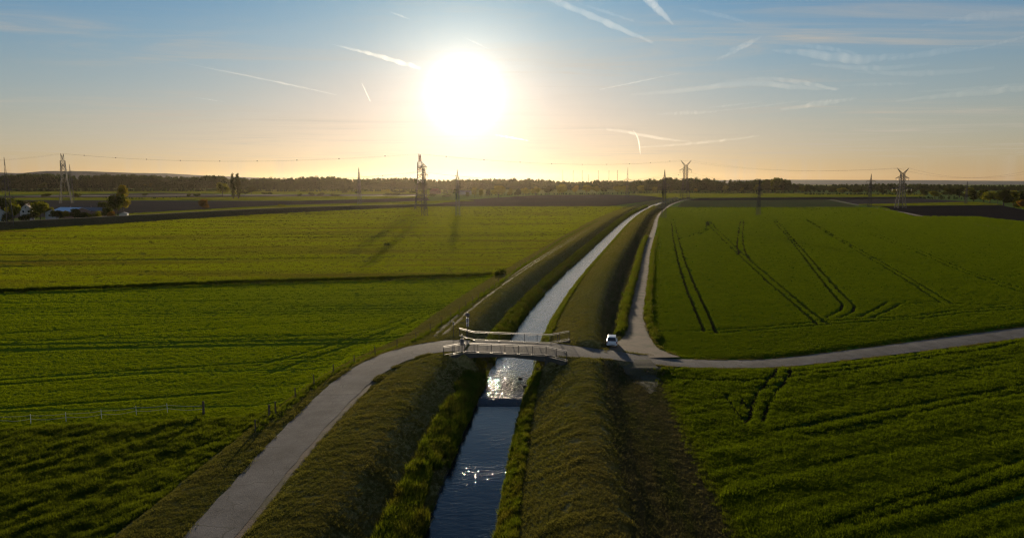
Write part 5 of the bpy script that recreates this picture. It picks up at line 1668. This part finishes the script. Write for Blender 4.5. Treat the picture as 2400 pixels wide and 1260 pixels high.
s6 = small_pylon(1470, 463, 393, R(5), 'distant slender pylon rising behind the avenue', ((0.58, 0.13), (0.45, 0.15)))
s7 = small_pylon(1555, 513, 398, R(8), 'slender dark pylon beside the far canal bend', ((0.80, 0.06), (0.68, 0.13)))
s8 = small_pylon(1777, 506, 420, R(12), 'faint slender pylon alone in the right green field', ((0.75, 0.08), (0.6, 0.10)))
s9 = small_pylon(2037, 488, 408, R(4), 'slender pylon left of the V-horned pylon in the dark field', ((0.78, 0.14), (0.62, 0.10)))
s10 = small_pylon(2263, 478, 425, R(0), 'distant slender pylon among the trees on the right', ((0.75, 0.10), (0.6, 0.13)))
# part of the next tall pylon at the right picture edge
PE = big_pylon(2425, 500, 400, R(-20), 'pylon cut by the right picture edge, only arm tips showing')

# ------------------------------------------------------------------ cables
def cable(a, b, sag, label, rad=0.06, balls=0, group='power cables'):
    a, b = Vector(a), Vector(b)
    c = empty('power_cable', a)
    tag(c, label, 'cable', group)
    pt = lambda t: (a.lerp(b, t) - Vector((0, 0, 4 * sag * t * (1 - t)))) - a
    n = 24
    MB().tube([pt(i / n) for i in range(n + 1)], rad, 4).build('strand', M['wire'], c)
    if balls:
        me = bpy.data.meshes.get('marker_ball') or MB().ball((0, 0, 0), 0.5, 10, 8).mesh('marker_ball', M['ball'], True)
        for i in range(balls):
            o = link('marker_ball', me, None, c)
            o.location = pt((i + 0.7 + random.uniform(-0.1, 0.1)) / (balls + 0.4))
AL, DR = Vector((-900, 905, 0)), None
def span(P0, P1, n0, balls):
    for k, nm in (('horna', 'first'), ('hornb', 'second')):
        cable(P0[k], P1[k], 7.5, 'thin %s earth wire %s' % ('upper ball-marked' if balls and k == 'horna' else nm + ' top', n0), 0.035, balls if k == 'horna' else 0)
    for k, nm in (('topa', 'left upper'), ('topb', 'right upper'), ('lowa', 'left lower'), ('lowb', 'right lower')):
        cable(P0[k], P1[k], 11.5, '%s sagging conductor %s' % (nm, n0), 0.05, balls - 1 if (balls and k == 'topb') else 0)
FARL = {k: v + Vector((-330, 150, 2)) for k, v in PA.items()}
span(FARL, PA, 'running out of the picture left of the farm pylon', 2)
span(PA, PB, 'between the farm pylon and the banded pylon', 9)
span(PB, PCy, 'between the banded pylon and the canal-bend pylon', 9)
span(PCy, PD, 'between the canal-bend pylon and the dark-field pylon', 0)
span(PD, PE, 'from the dark-field pylon to the right picture edge', 0)
for nm, q0, q1, lab in (('s', s4, s3, 'between the two slender pylons left of the sun'), ('s', s5, s7, 'between the pylon below the sun and the canal-bend slender pylon'), ('s', s7, s8, 'between the canal-bend and the lone right field slender pylon')):
    for i, w in ((0, 'left top-arm'), (1, 'right top-arm'), (2, 'left low-arm'), (3, 'right low-arm')):
        cable(q0[i], q1[i], 5.0, '%s thin conductor %s' % (w, lab), 0.04)

# faint radio masts behind the forest
for i, (px, top) in enumerate(((1318, 398), (1342, 399), (1363, 399), (1378, 409), (1401, 400), (1425, 399), (1445, 399))):
    Y_ = 4200.0
    X_ = (px - 1200) / 1600 * Y_
    h = H + (425 - top) / 1600 * Y_
    r = empty('radio_mast', (X_, Y_, 0)); tag(r, '%s of seven thin hazy masts from the left above the forest right of the sun' % ORD[i], 'mast', 'thin masts on the horizon')
    m = MB()
    for k in range(3):
        t = 2 * math.pi * k / 3
        m.bar((1.6 * math.cos(t), 1.6 * math.sin(t), 0), (1.0 * math.cos(t), 1.0 * math.sin(t), h), 0.7)
    m.build('shaft', M['steel'], r)
    m = MB()
    n = 14
    for q in range(n):
        for k in range(3):
            t, t2 = 2 * math.pi * k / 3, 2 * math.pi * (k + 1) / 3
            m.bar((1.5 * math.cos(t), 1.5 * math.sin(t), h * q / n), (1.4 * math.cos(t2), 1.4 * math.sin(t2), h * (q + 1) / n), 0.4)
    m.build('bracing', M['steel'], r)

# ------------------------------------------------------------------ far hills
def hills(name, px0, px1, ys, dist, seed):
    n = 90
    vs, fs = [], []
    for i in range(n):
        px = px0 + (px1 - px0) * i / (n - 1)
        top = np.interp(px, *zip(*ys)) + 1.2 * float(fbm(np.array([px * 0.02]), np.array([3.0]), seed, 3)[0])
        z = max(4.0, H + (425 - top) / 1600 * dist)
        x = (px - 1200) / 1600 * dist
        vs += [(x, dist - 500, -1.5), (x, dist, z), (x * 1.02, dist + 900, -1.5)]
    for i in range(n - 1):
        for k in range(2):
            a = i * 3 + k
            fs.append((a, a + 3, a + 4, a + 1))
    return tag(link(name, npmesh(name, vs, fs, True, [M['hill']])), kind='structure')
hills('hills', -900, 640, [(-900, 405), (-300, 406), (0, 404), (60, 406), (120, 401), (220, 401.5), (300, 405), (400, 407), (480, 411), (640, 418)], 5600, 3)
hills('hills', 1480, 2900, [(1480, 424), (1800, 421), (2100, 422), (2400, 424), (2900, 422)], 5600, 5)

# ------------------------------------------------------------------ contrails: thin ice clouds 9 km up
M['trail'] = vol_mat('trail', 0.00032, 0.55)
M['trail_soft'] = vol_mat('trail_soft', 0.00009, 0.55)
M['wisp'] = vol_mat('wisp', 0.00006, 0.52)
def skyp(px, py, alt=9000.0):
    u, v = (px - 1200) / 1600, (py - 630) / 1600
    d = Vector((u, CP - v * SP, -SP - v * CP))
    t = alt / d.z
    return d * t + Vector((0, 0, H)), t
def trail(pts, wid, mat, label, name='contrail', n=26, wob=0.25, flat=1.0):
    """pts in pixels, wid = pixel widths along it"""
    m = MB()
    P_, Rr = [], []
    seg = np.r_[0, np.cumsum([math.dist(a, b) for a, b in zip(pts[:-1], pts[1:])])]
    ts = np.linspace(0, seg[-1], n)
    sx = spline(seg, [p[0] for p in pts]) if len(pts) > 2 else (lambda t: np.interp(t, seg, [p[0] for p in pts]))
    sy = spline(seg, [p[1] for p in pts]) if len(pts) > 2 else (lambda t: np.interp(t, seg, [p[1] for p in pts]))
    for i, t in enumerate(ts):
        w = np.interp(t / seg[-1], np.linspace(0, 1, len(wid)), wid)
        w *= 1 + wob * random.uniform(-1, 1)
        q, dist = skyp(float(sx(t)), float(sy(t)) + random.uniform(-0.12, 0.12) * w)
        P_.append(q); Rr.append(max(8.0, w / 1600 * dist / 2))
    m.tube(P_, Rr, 10)
    o = m.build(name, M[mat], None, True)
    return tag(o, label, 'contrail' if name == 'contrail' else 'cloud')
trail([(768, 102), (850, 122), (985, 160)], [1, 7, 12, 9], 'trail', 'bright thick contrail pointing at the sun from the upper left')
trail([(408, 144), (600, 182), (790, 223)], [1.5, 3, 4, 2], 'trail', 'long thin contrail slanting down across the left sky')
trail([(1405, 210), (1597, 171)], [2.5, 3.2, 1.5], 'trail', 'short thin bright contrail rising right of the sun')
trail([(1270, -12), (1390, 40), (1530, 100)], [13, 15, 16, 5], 'trail_soft', 'broad soft contrail at the top right of the sun')
trail([(1495, -30), (1535, 14), (1578, 58)], [18, 22, 16, 5], 'trail_soft', 'short broad contrail at the top edge right of the middle')
trail([(1355, 8), (1420, 28), (1485, 50)], [4, 8, 5], 'trail_soft', 'faint short contrail just above the broad soft one')
trail([(908, 26), (962, 46)], [1, 5, 2], 'trail', 'tiny bright contrail high above the left of the sun')
trail([(1662, 262), (1760, 252), (1872, 237)], [2, 4, 2.5], 'trail_soft', 'thin level contrail in the lower right sky')
trail([(1650, 254), (1720, 246), (1785, 239)], [2, 5, 2], 'trail_soft', 'second thin streak just above the level contrail at lower right')
trail([(2270, 118), (2340, 102), (2430, 78)], [4, 8, 6], 'trail_soft', 'soft contrail rising out of the right picture edge')
trail([(1484, 305), (1494, 322), (1499, 345), (1501, 362)], [2, 4, 3.5, 1], 'wisp', 'small upright wisp low above the avenue')
trail([(455, 228), (525, 239)], [1, 2.5, 1], 'trail', 'tiny faint contrail under the long thin one')
trail([(1082, 85), (1145, 115)], [2, 4, 2], 'trail', 'small contrail almost lost in the glare above the sun')
trail([(848, 195), (868, 238)], [2, 2.5, 2], 'trail', 'tiny upright contrail just left of the sun')
trail([(1160, 316), (1240, 330)], [3, 5, 2], 'trail', 'small contrail low on the right of the glare')
def cirrus(label, strands, mat='wisp'):
    c = empty('cirrus_cloud', (0, 0, 0))
    tag(c, label, 'cloud', 'cirrus streaks in the right sky')
    for pts, wid in strands:
        o = trail(pts, wid, mat, None, 'streak', 22, 0.06)
        del o['category']
        o.parent = c
cirrus('long pale cirrus band bending back like a hook in the right sky', [([(1480, 222), (1640, 208), (1750, 196), (1860, 203), (1965, 208)], [6, 12, 14, 14, 8]), ([(1700, 190), (1800, 185), (1900, 197), (1960, 210)], [5, 10, 12, 6]), ([(1830, 256), (1930, 242), (2008, 231)], [6, 13, 4]), ([(1880, 240), (1940, 236), (2000, 229)], [4, 8, 3])])
cirrus('wide feathery cirrus band below the blue at upper right', [([(1810, 118), (1900, 126), (2000, 138), (2120, 128)], [6, 20, 24, 8]), ([(1840, 104), (1930, 112), (2010, 126)], [4, 12, 6]), ([(2080, 140), (2200, 122), (2290, 112)], [8, 18, 8]), ([(1900, 150), (2050, 160), (2180, 150)], [6, 14, 6])])
cirrus('faint flat cirrus streak right of the hooked band', [([(1970, 201), (2060, 198), (2150, 196)], [4, 9, 4]), ([(2100, 236), (2240, 222), (2430, 205)], [6, 16, 14]), ([(2150, 215), (2280, 208), (2430, 196)], [4, 10, 10])])
cirrus('thin veil of cirrus streaks fanning out at the top right', [([(1600, 18), (1680, 34), (1760, 56)], [4, 12, 4]), ([(2160, 60), (2290, 40), (2430, 30)], [6, 20, 14]), ([(2000, 168), (2150, 172), (2330, 160)], [5, 16, 8])])
cirrus('small detached cirrus tuft right of the broad contrail', [([(1712, 118), (1745, 106), (1785, 86)], [8, 14, 4]), ([(1680, 140), (1720, 122), (1760, 104)], [5, 9, 4])])
cirrus('low cream cirrus streaks above the avenue right of the sun', [([(1340, 306), (1440, 305), (1530, 322), (1620, 332)], [3, 7, 8, 3]), ([(1500, 345), (1640, 335), (1780, 318)], [4, 7, 4]), ([(1540, 268), (1620, 264), (1680, 262)], [4, 10, 5])])

# ------------------------------------------------------------------ haze
hb = MB().box((0, 3000, 56.5), (40000, 12600, 121)).build('haze', vol_mat('haze', 0.0000105, 0.77, (1.0, 0.86, 0.66)))
tag(hb, kind='stuff')
